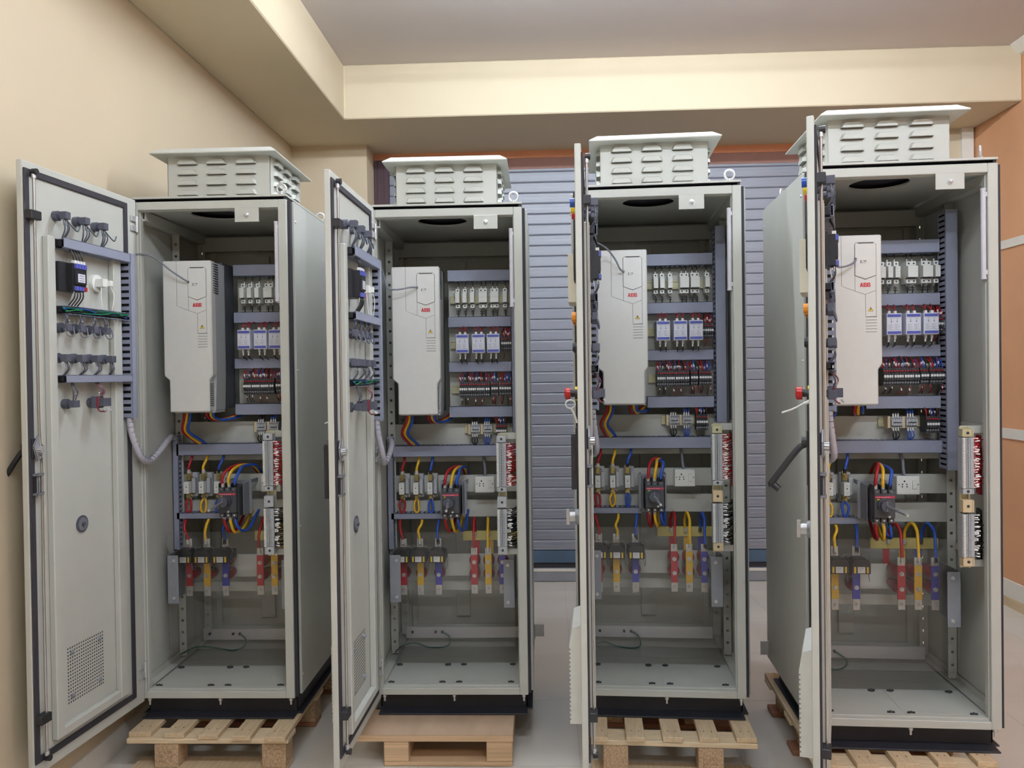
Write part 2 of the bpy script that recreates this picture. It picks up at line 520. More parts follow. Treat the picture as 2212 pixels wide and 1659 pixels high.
def build_cabinet(ci):
    x, y, yaw, z0, da = CABS[ci]
    r = obj('electrical_cabinet', None, None, (x, y, z0 + PZ), yaw)
    lab = ['tall light grey electrical cabinet with door swung left, leftmost of four',
           'tall light grey electrical cabinet on the plywood pallet, second from left',
           'tall light grey electrical cabinet with door edge-on, third from left',
           'tall light grey electrical cabinet nearest the orange wall, rightmost of four'][ci]
    tag(r, lab, 'cabinet', 'row of four electrical cabinets')
    B = (0, 0, PZ)
    p = lambda name, key, mats, fn, bevel=0.0, par=r: P(par, name, 'cab_' + key, B, mats, fn, bevel)
    # --- shell
    def f(mb):
        mb.frame(-HW, HW, 0, HH, (.021, .033, .027, .031), 0, .022)
    p('front_frame', 'frame', ['cab_paint'], f, .0022)
    def f(mb):
        mb.frame(-HW + .016, HW - .028, .022, HH - .026, (.008, .008, .012, .008), .016, .040)
    p('inner_lip', 'lip', ['cab_paint'], f, .0015)
    for s in (-1, 1):
        p('gasket', 'gasket%d%d' % (s, ci > 1), ['gasket_rubber'], lambda mb: mb.box(s * (HW - .004), s * (HW + .011 + (.012 if s < 0 and ci > 1 else 0)), .010, .032, .004, HH - .004))
    p('gasket', 'gaskett', ['gasket_rubber'], lambda mb: mb.frame(-HW + .003, HW - .003, HH + .001, HH + .011, (.01, .01, .001, .001), .006, .64))
    for s, nm in ((-1, 'l'), (1, 'r')):
        def f(mb, s=s):
            e = .012 if s < 0 and ci > 1 else 0
            mb.box(s * (HW + .010 + e), s * (HW + .020 + e), .032, .655, .006, HH - .004)
        sp = p('side_panel', 'side%s%d' % (nm, ci > 1), ['cab_paint'], f, .0015)
        def f(mb, s=s):
            for yy in (.045, .62):
                for zz in (.08, .65, 1.25, 1.82):
                    mb.dome((s * (HW + .020 + (.012 if s < 0 and ci > 1 else 0)), yy, zz), .006, .004, (s, 0, 0), 8, 3)
        p('panel_screws', 'sidescr%s%d' % (nm, ci > 1), ['zinc'], f, par=sp)
    p('roof_panel', 'roof', ['cab_paint'], lambda mb: mb.ring_plate(-HW, HW, .0, .655, -.03, .29, .10, HH + .0115, HH + .019))
    p('top_liner', 'liner', ['cab_paint'], lambda mb: mb.ring_plate(-HW + .012, HW - .012, .02, .64, -.03, .16, .10, HH - .022, HH - .016))
    p('back_panel', 'back', ['cab_paint'], lambda mb: mb.box(-HW, HW, .64, .655, .004, HH - .002))
    def f(mb):
        mb.box(-.045, .018, .622, .64, .12, 1.78); mb.box(-.045, .018, .622, .64, .12, .125)
        mb.frame(-.255, .255, .06, 1.82, (.025,) * 4, .626, .64)
    p('back_stiffener', 'backst', ['cab_paint'], f, .001)
    # --- interior frame
    for s, nm in ((-1, 'l'), (1, 'r')):
        def f(mb, s=s):
            a, b = sorted((s * .303, s * .272))
            strip_holes(mb, a, b, .345, .348, .045, 1.855, .010, .05)
            mb.box(s * .303, s * .300, .347, .385, .045, 1.855)
        p('upright', 'upr' + nm, ['cab_paint'], f)
        def f(mb, s=s):
            a, b = sorted((s * .300, s * .268))
            strip_holes(mb, a, b, .598, .601, .045, 1.855, .010, .05)
            mb.box(s * .303, s * .299, .600, .635, .045, 1.855)
        p('upright', 'uprb' + nm, ['cab_paint'], f)
        p('depth_rail', 'drail' + nm, ['cab_paint'], lambda mb: (mb.box(s * .303, s * .270, .035, .63, .036, .040), mb.box(s * .303, s * .300, .035, .63, .036, .062)))
        p('depth_rail', 'draill' + nm, ['cab_paint'], lambda mb: (mb.box(s * .303, s * .262, .035, .63, 1.835, 1.842), mb.box(s * .266, s * .262, .035, .63, 1.840, 1.872)))
    p('rear_header', 'rhead', ['cab_paint'], lambda mb: mb.box(-.28, .28, .59, .64, 1.80, 1.865), .002)
    p('rear_sill', 'rsill', ['cab_paint'], lambda mb: mb.box(-.28, .28, .61, .64, .032, .062), .002)
    def f(mb):
        mb.box(-.285, .285, .022, .342, .020, .030); mb.box(.0, .285, .05, .30, .0295, .0312)
    p('floor_panel', 'floorp', ['cab_paint'], f)
    p('floor_panel', 'floorq', ['cab_paint'], lambda mb: mb.box(-.285, .285, .3445, .60, .020, .030))
    for i, xx in enumerate((-.249, -.045, .022, .228)):
        for j, yy in enumerate((.047, .241)):
            c = obj('clip', cached('clip', lambda: MB().cyl((0, 0, 0), (0, 0, .004), .009, 8).box(-.012, .012, -.003, .003, 0, .007).dome((0, 0, .004), .006, .006, (0, 0, 1), 8, 2).mesh('clip', ['dark_line'])), r, (xx, yy, .030 - PZ))
    # plinth: recessed channel with an outward foot
    def f(mb):
        mb.prism([(.055, -.001), (.055, PZ + .010), (.012, PZ + .006), (-.002, PZ + .006), (-.002, PZ), (.060, PZ), (.060, -.001)], -.292, .292, 'x')
        mb.box(-.292, .292, .60, .61, PZ, -.001)
        for s in (-1, 1):
            mb.box(s * .292, s * .286, .055, .61, PZ, -.001); mb.box(s * .312, s * .286, .05, .62, PZ, PZ + .006)
    p('plinth', 'plinth', ['plinth_black'], f, .001)
    for i, xx in enumerate((-.269, .006, .279)):
        obj('bolt', cached('pbolt', lambda: MB().cyl((0, 0, 0), (0, 0, -.010), .008, 6).cyl((0, 0, -.01), (0, 0, -.026), .004, 8).mesh('bolt', ['zinc'])), r, (xx, .012, -.001 - PZ))
    for s in (-1, 1):
        def f(mb, s=s):
            mb.box(s * .300, s * .362, .632, .636, .022, .078); mb.box(s * .319, s * .322, .60, .636, .022, .078)
            mb.cyl((s * .345, .632, .05), (s * .345, .626, .05), .008, 8)
        p('corner_bracket', 'tab%d' % s, ['zinc'], f)
    # eye bolts
    def eye():
        mb = MB(); mb.cyl((0, 0, 0), (0, 0, .006), .013, 12); mb.cyl((0, 0, 0), (0, 0, .016), .008, 10)
        mb.tube([(.0175 * math.cos(t), 0, .031 + .0175 * math.sin(t)) for t in [2 * math.pi * i / 12 for i in range(12)]], .0048, 8, closed=True, res=2)
        return mb.mesh('eye_bolt', ['zinc'])
    for xx, yy, rt in ((.264, .05, 0.0), (-.264, .60, .3), (.264, .60, .2)):
        obj('eye_bolt', cached('eye', eye), r, (xx, yy, HH + .019 - PZ), rt if ci != 3 else 1.1)
    obj('roof_bolt', cached('rbolt', lambda: MB().cyl((0, 0, 0), (0, 0, .008), .008, 8).mesh('roof_bolt', ['brass'])), r, (-.262, .05, HH + .019 - PZ))
    # lock catch plate on the frame
    lx = lock_plate_x(ci)
    o = obj('lock_plate', cached('lockp', lambda: MB().box(0, .0925, -.004, 0, -.054, 0).mesh('lock_plate', ['cab_paint'], .001)), r, (lx, 0, 1.870 - PZ))
    obj('screw', cached('lockscr', lambda: MB().cyl((0, 0, 0), (0, -.003, 0), .011, 12).dome((0, -.003, 0), .009, .007, (0, -1, 0)).mesh('screw', ['zinc'])), o, (.047, -.004, -.028))
    # interior strip lamp clipped to the right frame edge
    def f(mb):
        mb.cyl((.254, .012, 1.520), (.254, .012, 1.812), .0085, 12)
        mb.cyl((.254, .012, 1.514), (.254, .012, 1.520), .0095, 12); mb.cyl((.254, .012, 1.812), (.254, .012, 1.818), .0095, 12)
        mb.box(.258, .266, .005, .019, 1.53, 1.545); mb.box(.258, .266, .005, .019, 1.79, 1.805)
    p('strip_lamp', 'striplamp', ['lamp_tube'], f)
    build_hood(ci, r)
    # --- mounting plates, rails and ducts
    p('mounting_plate', 'mplate', ['cab_paint'], lambda mb: mb.box(-.034, .285, .370, .374, 1.075, 1.645), .0008)
    p('mounting_plate', 'mplate2', ['cab_paint'], lambda mb: mb.box(-.30, .30, .370, .374, .875, 1.040), .0008)
    p('mounting_rail', 'railA', ['cab_paint'], lambda mb: (mb.box(-.30, .30, .370, .373, .742, .815), mb.box(-.30, .30, .373, .39, .812, .815)), .0008)
    p('mounting_rail', 'railB', ['cab_paint'], lambda mb: (mb.box(-.30, .30, .370, .373, .633, .706), mb.box(-.30, .30, .373, .39, .703, .706)), .0008)
    p('busbar_rail', 'railC', ['cab_paint'], lambda mb: mb.box(-.30, .30, .380, .384, .372, .469), .0008)
    p('busbar_rail', 'railD', ['cab_paint'], lambda mb: (mb.box(-.30, .30, .42, .424, .299, .341)), .0008)
    p('bonding_bar', 'bond', ['alu'], lambda mb: mb.box(-.265, .250, .500, .506, .060, .110), .001)
    for i, xx in enumerate((-.235, -.13, -.10)):
        obj('bolt', cached('bbolt', lambda: MB().cyl((0, 0, 0), (0, -.008, 0), .006, 6).mesh('bolt', ['dark_line'])), r, (xx, .500, .088 - PZ))
    dm = ['duct_plastic', 'wire_black']
    for i, (za, zb) in enumerate(((1.651, 1.701), (1.455, 1.501), (1.263, 1.308), (1.069, 1.117))):
        p('cable_duct', 'duct%d' % i, dm, lambda mb, za=za, zb=zb: duct(mb, 'x', -.030, .238, za, zb, .31, .369))
    zb_ = (1.01, 1.01, 1.01, .842)[ci]
    p('cable_duct', 'vductR%d' % (ci == 3), dm, lambda mb: duct(mb, 'z', zb_, 1.80, .240, .283, .265, .335))
    p('cable_duct', 'ductM', dm, lambda mb: duct(mb, 'x', -.285, .262, .902, .951, .31, .369, .02))
    p('cable_duct', 'ductL', dm, lambda mb: duct(mb, 'z', .506, .985, -.303, -.277, .31, .344, .02))
    p('cable_duct', 'duct5', dm, lambda mb: duct(mb, 'x', -.288, -.060, .634, .660, .31, .369, .02))
    # clear shield with its two brackets
    for s, q in ((-1, (-.276, -.230, .312, .508, .186)), (1, (.198, .245, .292, .490, .172))):
        def f(mb, q=q, s=s):
            mb.box(q[0], q[1], q[4], q[4] + .003, q[2], q[3])
            e = q[0] if s < 0 else q[1]
            mb.box(e, e - s * .003, q[4], .345, q[2], q[3])
        b = p('shield_bracket', 'brk%d' % s, ['bracket_grey'], f, .0008)
        for zz in (q[2] + .022, q[3] - .022):
            obj('screw', cached('brkscr', lambda: MB().cyl((0, 0, 0), (0, -.004, 0), .0075, 6).cyl((0, -.004, 0), (0, -.009, 0), .004, 8).mesh('screw', ['zinc'])), b, ((q[0] + q[1]) / 2 + .006 * (-s), q[4], zz - PZ))
    p('clear_shield', 'shield', ['clear_acrylic'], lambda mb: mb.box(-.274, .242, .189, .192, .125, .602))
    p('support_arm', 'arm1', ['cab_paint'], lambda mb: (mb.box(.196, .300, .062, .066, .994, 1.020), mb.box(.297, .300, .062, .34, .994, 1.020)), .0006)
    p('support_arm', 'arm2', ['cab_paint'], lambda mb: (mb.box(.196, .300, .062, .066, .536, .560), mb.box(.297, .300, .062, .34, .536, .560)), .0006)
    p('insulating_board', 'frp', ['frp_yellow'], lambda mb: mb.box(.010, .262, .400, .408, .523, .565), .0008)
    for i, (xx, mm) in enumerate(((.072, 'sleeve_red'), (.132, 'sleeve_yellow'), (.192, 'sleeve_blue'))):
        p('rear_bar', 'rear%d' % i, [mm, 'tinned'], lambda mb, xx=xx: (mb.box(xx - .012, xx + .012, .409, .413, .455, .530), mb.box(xx - .012, xx + .012, .409, .413, .440, .455, 1), mb.box(xx - .012, xx + .012, .409, .413, .530, .560, 1)))
    build_door(ci, r, da)
    return r

def build_hood(ci, r):
    B = (0, 0, PZ)
    z0, z1 = HH + .019, 2.106
    x0, x1, y0, y1 = -.214, .197, .125, .515
    def f(mb):
        mb.box(x0, x1, y0, y0 + .002, z0, z1); mb.box(x0, x1, y1 - .002, y1, z0, z1)
        mb.box(x0, x0 + .002, y0, y1, z0, z1); mb.box(x1 - .002, x1, y0, y1, z0, z1)
    h = P(r, 'vent_hood', 'hood', B, ['cab_paint'], f)
    def f(mb):
        e = .043
        a = [(x0 - e, y0 - e - .02), (x1 + e, y0 - e - .02), (x1 + e, y1 + e), (x0 - e, y1 + e)]
        b = [(x0 - e + .03, y0 - e + .01), (x1 + e - .03, y0 - e + .01), (x1 + e - .03, y1 + e - .03), (x0 - e + .03, y1 + e - .03)]
        zb, zt = 2.100, 2.126
        V = [(u, w, zb) for u, w in a] + [(u, w, zb + .004) for u, w in a] + [(u, w, zt) for u, w in b]
        F = [(0, 1, 2, 3), (8, 9, 10, 11)]
        for k in range(4):
            j = (k + 1) % 4
            F += [(k, j, 4 + j, 4 + k), (4 + k, 4 + j, 8 + j, 8 + k)]
        mb.add(V, F)
    P(h, 'hood_roof', 'hoodroof', B, ['cab_paint'], f)
    def louvre():
        mb = MB(); w = .042; hgt = .0225; d = .015; n = 7
        # pressed half-bell louvre, open at the bottom
        prof = []
        pts_o = [(-w, 0), (-w * .93, hgt * .45), (-w * .80, hgt * .85), (-w * .62, hgt), (w * .62, hgt), (w * .80, hgt * .85), (w * .93, hgt * .45), (w, 0)]
        pts_i = [(-w * .86, 0), (-w * .80, hgt * .35), (-w * .68, hgt * .66), (-w * .56, hgt * .78), (w * .56, hgt * .78), (w * .68, hgt * .66), (w * .80, hgt * .35), (w * .86, 0)]
        V = [(a, 0, b) for a, b in pts_o] + [(a, -d, b) for a, b in pts_i]
        k = 8
        F = [(i, i + 1, k + i + 1, k + i) for i in range(k - 1)]
        mb.add(V, F, 0, True)
        mb.add([(a, -d, b) for a, b in pts_i], [tuple(range(k))], 0)
        mb.box(-w * .9, w * .9, -.0008, .0, -.0022, .0, 1)
        return mb.mesh('louvre', ['cab_paint', 'dark_line'])
    lm = cached('louvre', louvre)
    for zz in (2.070, 2.030, 1.989, 1.949):
        for xx in (-.132, -.016, .101):
            obj('louvre', lm, h, (xx, y0, zz - PZ))
        for k, yy in enumerate((.205, .32, .435)):
            o = obj('louvre', lm, h, (x1, yy, zz - PZ), math.radians(90))
            o = obj('louvre', lm, h, (x0, yy, zz - PZ), math.radians(-90))

def build_door(ci, r, da):
    W, TH = .594, .020
    def mk():
        mb = MB()
        mb.box(.003, W, 0, TH, -.006, 1.906)
        return mb.mesh('door', ['cab_paint'], .003, 2)
    d = obj('door', cached('door', mk), r, (-HW - .002, -.002, -PZ), -da)
    d['label'] = 'open cabinet door with wiring on its inner face'
    def S(name, key, mats, fn, bevel=0.0, loc=(0, 0, 0)):
        def mk2():
            mb = MB(); fn(mb); return mb.mesh(name, mats, bevel)
        return obj(name, cached('d_' + key, mk2), d, loc)
    S('gasket', 'gask', ['gasket_rubber'], lambda mb: mb.frame(.062, .591, .032, 1.882, (.022,) * 4, TH, TH + .006), .002)
    def f(mb):
        mb.box(.478, .512, TH, TH + .022, .075, 1.686); mb.box(.135, .178, TH, TH + .022, .075, 1.686)
        mb.box(.178, .478, TH, TH + .022, .075, .105)
    S('stiffener', 'stiff', ['cab_paint'], f, .003)
    # locking bars with guides
    S('lock_rod', 'rodu', ['steel'], lambda mb: mb.tube([(.563, TH + .016, 1.870), (.563, TH + .016, 1.40), (.561, TH + .016, 1.06), (.552, TH + .018, 1.02)], .0042, 8, res=3))
    S('lock_rod', 'rodl', ['steel'], lambda mb: mb.tube([(.563, TH + .018, .985), (.554, TH + .016, .95), (.556, TH + .016, .60), (.556, TH + .016, .045)], .0042, 8, res=3))
    for zz in (1.873, .042):
        xx = .563 if zz > 1 else .556
        zq = (zz - .02, zz) if zz > 1 else (zz, zz + .02)
        S('rod_roller', 'rroll%d' % (zz > 1), ['black_plastic', 'zinc'], lambda mb: (mb.cyl((xx, TH + .012, zz), (xx, TH + .028, zz), .010, 10, 0), mb.cyl((xx, TH + .016, zq[0]), (xx, TH + .016, zq[1]), .007, 8, 1)))
    for zz in (1.738, .170):
        S('rod_guide', 'rguide%d' % (zz > 1), ['black_plastic'], lambda mb: mb.box(.545, .590, TH, TH + .028, zz - .014, zz + .014, 0), .002)
    def f(mb):
        mb.box(.545, .585, TH, TH + .010, .985, 1.045, 0)
        mb.prism([(.585, 1.02), (.565, 1.055), (.545, 1.02), (.55, .985), (.57, .975)], TH + .010, TH + .016, 'y', 1)
        mb.cyl((.560, TH + .016, 1.008), (.560, TH + .030, 1.008), .013, 10, 2)
    S('lock_case', 'lock', ['black_plastic', 'bracket_grey', 'zinc'], f, .001)
    def f(mb):
        mb.box(.552, .580, TH, TH + .012, .870, .934, 0); mb.cyl((.566, TH + .012, .875), (.566, TH + .012, .930), .008, 8, 1)
        mb.box(.55, .582, TH, TH + .022, .928, .936, 1); mb.box(.55, .582, TH, TH + .022, .868, .876, 1)
    S('latch', 'latch2', ['black_plastic', 'mid_plastic'], f, .001)
    # hinges
    for zz in (1.813, .946, .117):
        S('hinge', 'hinge', ['zinc'], lambda mb: (mb.cyl((.006, TH + .006, -.03), (.006, TH + .006, .03), .0065, 8), mb.box(.006, .040, TH, TH + .008, -.028, -.008), mb.box(.006, .040, TH, TH + .008, .008, .028)), .001, (0, 0, zz))
    # ducts on the door
    dm = ['duct_plastic', 'wire_black']
    for i, (a, b) in enumerate(((1.652, 1.685), (1.440, 1.468), (1.216, 1.242))):
        op = (ci == 0 and i == 1) or (ci == 1 and i == 2)
        def f(mb, a=a, b=b, op=op):
            mb2 = MB()
            duct(mb2, 'x', .112, .470, a, b, -(TH + .046), -TH, .0245, .014, cover=not op)
            mb.add([(x_, -y_, z_) for x_, y_, z_ in mb2.v], mb2.f)
            mb.m[-len(mb2.m):] = mb2.m
        dd = S('cable_duct', 'dduct%d_%d' % (i, op), dm, f)
        if op:
            def f(mb, a=a, b=b):
                rnd = random.Random(5)
                for k in range(7):
                    pts = [(u, TH + .032 + rnd.uniform(-.004, .008), rnd.uniform(a + .006, b - .006)) for u in (.125, .20, .27, .34, .40, .46)]
                    mb.tube(pts, .0018, 5, k % 3, res=3)
            S('duct_wires', 'dwires%d' % i, ['wire_green', 'wire_black', 'wire_blue'], f)
    def f(mb):
        mb2 = MB()
        duct(mb2, 'z', 1.082, 1.686, .086, .116, -(TH + .046), -TH, .0245, .0145)
        mb.add([(x_, -y_, z_) for x_, y_, z_ in mb2.v], mb2.f)
        mb.m[-len(mb2.m):] = mb2.m
    S('cable_duct', 'dductv', dm, f)
    # backs of lamps and push buttons, each with its leads
    def knob(mb, s_, z_, m0=0, deep=.050):
        mb.cyl((s_, TH, z_), (s_, TH + .016, z_), .0165, 12, m0)
        mb.cyl((s_, TH + .016, z_), (s_, TH + .026, z_), .010, 10, m0)
        mb.box(s_ - .012, s_ + .012, TH + .026, TH + deep, z_ - .012, z_ + .012, m0)
    def leads(mb, s_, z_, zend, cols, seed, deep=.050):
        rnd = random.Random(seed)
        for k, cmat in enumerate(cols):
            o_ = (k - (len(cols) - 1) / 2) * .010
            zs_ = z_ + (.013 if zend > z_ else -.013)
            mb.tube([(s_ + o_, TH + deep - .012, zs_), (s_ + o_ + rnd.uniform(-.012, .012), TH + deep - .004, (zs_ + zend) / 2), (s_ + o_ * .6, TH + .030, zend)], .0026, 6, cmat, res=4)
            mb.cyl((s_ + o_, TH + deep - .010, zs_ + (zend - zs_) * .12), (s_ + o_ + .002, TH + deep - .007, zs_ + (zend - zs_) * .34), .0028, 6, 3)
    WM = ['button_grey', 'wire_black', 'wire_green', 'ferrule', 'wire_red', 'wire_blue']
    for i, s_ in enumerate((.452, .354, .256)):
        def f(mb, s_=s_, i=i):
            knob(mb, s_, 1.758); leads(mb, s_, 1.758, 1.684, (1, 2, 1), 10 + i)
            mb.tube([(s_, TH + .04, 1.748), (s_ - .02, TH + .048, 1.725), (s_ - .05, TH + .045, 1.715), (s_ - .07, TH + .04, 1.735)], .0026, 6, 2, res=4)
        S('lamp_back', 'lampb%d' % i, WM, f, .0012)
    for i, s_ in enumerate((.446, .378, .310, .243)):
        def f(mb, s_=s_, i=i):
            knob(mb, s_, 1.396, 0, .044); leads(mb, s_, 1.396, 1.442, (1, 5), 20 + i, .044)
            mb.tube([(s_ - .02, TH + .040, 1.40), (s_ - .01, TH + .050, 1.372), (s_ + .015, TH + .048, 1.368), (s_ + .022, TH + .04, 1.392)], .0022, 5, 5 if i > 1 else 3, res=4)
        S('lamp_back', 'lampc%d' % i, WM, f, .0012)
    for i, s_ in enumerate((.462, .384, .307, .226)):
        def f(mb, s_=s_, i=i):
            knob(mb, s_, 1.297); leads(mb, s_, 1.297, 1.241, (1, 1), 30 + i)
        S('button_back', 'btnb%d' % i, WM, f, .0012)
    def f(mb):
        knob(mb, .425, 1.147); leads(mb, .425, 1.147, 1.217, (1, 1), 40)
    S('button_back', 'btn4', WM, f, .0012)
    def f(mb):
        knob(mb, .296, 1.147, 0, .034)
        mb.box(.276, .318, TH + .022, TH + .040, 1.128, 1.168, 0); mb.box(.280, .314, TH + .040, TH + .046, 1.132, 1.164, 4)
        mb.box(.272, .312, TH + .046, TH + .066, 1.134, 1.162, 0)
        leads(mb, .300, 1.150, 1.217, (4, 1, 4), 41, .056)
        for k in range(4):
            mb.cyl((.278 + k * .01, TH + .060, 1.128), (.278 + k * .01, TH + .068, 1.118), .003, 6, 3)
        mb.tube([(.31, TH + .04, 1.13), (.315, TH + .052, 1.118), (.29, TH + .056, 1.116)], .003, 5, 4)
    S('stop_contacts', 'estopb', WM, f, .001)
    # panel meter let into the door
    def f(mb):
        mb.box(.371, .474, TH, TH + .030, 1.516, 1.609, 0); mb.box(.371, .437, TH + .028, TH + .050, 1.518, 1.607, 0)
        mb.box(.376, .432, TH + .050, TH + .056, 1.540, 1.590, 0)
        mb.box(.384, .420, TH + .056, TH + .0566, 1.546, 1.574, 1)
        for k in range(4):
            x_ = .376 + k * .0142
            mb.box(x_, x_ + .0115, TH + .036, TH + .058, 1.590, 1.606, 2)
            mb.box(x_, x_ + .0115, TH + .040, TH + .052, 1.606, 1.617, 3)
            mb.box(x_, x_ + .0115, TH + .036, TH + .058, 1.518, 1.532, 2 if k else 4)
            mb.tube([(x_ + .006, TH + .046, 1.617), (x_ + .008, TH + .044, 1.635), (x_ + .010, TH + .034, 1.655)], .0024, 6, 5, res=3)
            mb.tube([(x_ + .006, TH + .046, 1.518), (x_ + .010, TH + .048, 1.495), (x_ + .020, TH + .032, 1.466)], .0024, 6, 5, res=3)
            mb.cyl((x_ + .006, TH + .046, 1.515), (x_ + .008, TH + .047, 1.500), .003, 6, 3)
        for k in range(3):
            mb.box(.390, .414, TH + .0566, TH + .057, 1.551 + k * .008, 1.5525 + k * .008, 5)
    S('panel_meter', 'meter', ['black_plastic', 'relay_face', 'relay_blue', 'ferrule', 'red_lens', 'wire_black'], f, .001)
    # round white plug with its cable
    def f(mb):
        mb.cyl((.255, TH, 1.562), (.255, TH + .012, 1.562), .030, 20, 0)
        mb.box(.238, .266, TH + .012, TH + .040, 1.548, 1.576, 0); mb.box(.225, .240, TH + .02, TH + .05, 1.552, 1.572, 0)
        mb.tube([(.232, TH + .045, 1.552), (.222, TH + .05, 1.52), (.226, TH + .045, 1.468)], .0018, 5, 1, res=4)
        mb.tube([(.262, TH + .03, 1.548), (.270, TH + .035, 1.51), (.272, TH + .04, 1.468)], .0018, 5, 1, res=4)
    S('cable_plug', 'plug', ['white_plastic', 'wire_grey'], f, .002)
    # rotary handle bush and ventilation grille
    def f(mb):
        mb.cyl((.348, TH, .738), (.348, TH + .004, .738), .029, 28, 0)
        mb.cyl((.348, TH + .004, .738), (.348, TH + .0055, .738), .022, 24, 1); mb.cyl((.348, TH + .0055, .738), (.348, TH + .012, .738), .007, 10, 0)
    S('rotary_bush', 'bush', ['button_grey', 'mid_plastic'], f)
    def f(mb):
        rows = 17
        for a in range(rows):
            for b in range(rows):
                s_ = .250 + a * .0112; zz = .160 + b * .0112
                mb.box(s_ - .0027, s_ + .0027, TH - .002, TH + .0003, zz - .0027, zz + .0027, 0)
        for a, b in ((.27, .178), (.41, .178), (.27, .322), (.41, .322)):
            mb.cyl((a, TH, b), (a, TH + .010, b), .004, 8, 1); mb.cyl((a, TH, b), (a, TH + .004, b), .008, 8, 1)
    g = S('vent_grille', 'grille', ['dark_line', 'bracket_grey'], f)
    # --- outer face
    for i, (s_, mm) in enumerate(((.452, 'blue_lens'), (.354, 'yellow_lens'), (.256, 'red_lens'))):
        S('indicator_lamp', 'ind%d' % i, [mm, 'black_plastic'], lambda mb, s_=s_: (mb.cyl((s_, 0, 1.758), (s_, -.005, 1.758), .017, 14, 1), mb.cyl((s_, -.005, 1.758), (s_, -.019, 1.758), .0145, 14, 0)))
    for i, (s_, mm) in enumerate(((.446, 'orange_lens'), (.378, 'orange_lens'), (.310, 'red_lens'), (.243, 'orange_lens'))):
        S('indicator_lamp', 'indb%d' % i, [mm, 'black_plastic'], lambda mb, s_=s_: (mb.cyl((s_, 0, 1.396), (s_, -.005, 1.396), .017, 14, 1), mb.cyl((s_, -.005, 1.396), (s_, -.018, 1.396), .0145, 14, 0)))
    for i, s_ in enumerate((.462, .384, .307, .226)):
        S('push_button', 'pb%d' % i, ['black_plastic'], lambda mb, s_=s_: (mb.cyl((s_, 0, 1.297), (s_, -.010, 1.297), .017, 14), mb.cyl((s_, -.010, 1.297), (s_, -.016, 1.297), .013, 14)))
    S('operator_panel', 'hmi', ['hmi_cream', 'black_plastic'], lambda mb: (mb.box(.185, .345, -.032, 0, 1.452, 1.612, 0), mb.box(.205, .325, -.0328, -.032, 1.475, 1.592, 1)), .004)
    S('meter_bezel', 'bezel', ['black_plastic', 'dark_plastic'], lambda mb: (mb.box(.362, .446, -.010, 0, 1.512, 1.612, 0), mb.box(.370, .438, -.0106, -.010, 1.53, 1.60, 1)), .002)
    def f(mb):
        mb.cyl((.296, 0, 1.147), (.296, -.014, 1.147), .024, 18, 1); mb.cyl((.296, -.014, 1.147), (.296, -.030, 1.147), .012, 14, 2)
        mb.cyl((.296, -.030, 1.147), (.296, -.046, 1.147), .020, 18, 0); mb.dome((.296, -.046, 1.147), .020, .005, (0, -1, 0), 18, 4, 0)
    S('stop_button', 'estop', ['red_lens', 'yellow_lens', 'black_plastic'], f)
    S('push_button', 'pbk', ['black_plastic'], lambda mb: mb.cyl((.425, 0, 1.147), (.425, -.012, 1.147), .016, 14))
    if ci == 2:
        S('key_ring', 'key', ['white_plastic'], lambda mb: (mb.tube([(.33 , -.030 + .016 * math.cos(t), 1.112 + .014 * math.sin(t)) for t in [2 * math.pi * i / 10 for i in range(10)]], .0028, 6, closed=True, res=2), mb.tube([(.33, -.028, 1.10), (.335, -.018, 1.08), (.34, -.008, 1.05)], .004, 6)))
    else:
        S('key', 'key2', ['white_plastic'], lambda mb: (mb.tube([(.33, -.022, 1.118), (.33, -.055, 1.100), (.33, -.088, 1.088)], .0034, 6), mb.tube([(.33, -.006, 1.13), (.33, -.014, 1.12), (.33, -.024, 1.117)], .005, 6)))
    # swing handle
    out = ci in (0, 3)
    def f(mb):
        mb.box(.540, .572, -.008, 0, .90, 1.05, 0)
        if out:
            mb.tube([(.556, -.012, 1.012), (.556, -.035, .995), (.556, -.100, .905), (.556, -.104, .895)], .0088, 8, 0, res=3)
            mb.tube([(.556, -.098, .898), (.556, -.082, .884)], .0095, 8, 0)
        else:
            mb.box(.543, .569, -.022, -.007, .86, 1.03, 0)
        mb.cyl((.556, 0, 1.02), (.556, -.022, 1.02), .014, 10, 0)
    S('swing_handle', 'handle%d' % out, ['black_plastic'], f, .0015)
    def f(mb):
        mb.cyl((.348, 0, .738), (.348, -.018, .738), .026, 18, 0); mb.cyl((.348, -.018, .738), (.348, -.036, .738), .018, 14, 1)
        mb.box(.340, .356, -.048, -.036, .712, .764, 1)
    S('rotary_handle', 'rot', ['bracket_grey', 'zinc'], f, .001)
    def f(mb):
        mb.prism([(0, .095), (-.040, .095), (-.040, .345), (-.030, .40), (0, .412)], .232, .462, 'x', 0)
        for k in range(17):
            mb.box(.230, .464, -.0408, -.036, .108 + k * .014, .112 + k * .014, 1)
    S('filter_cover', 'filter', ['white_plastic', 'line_grey'], f)
    return d

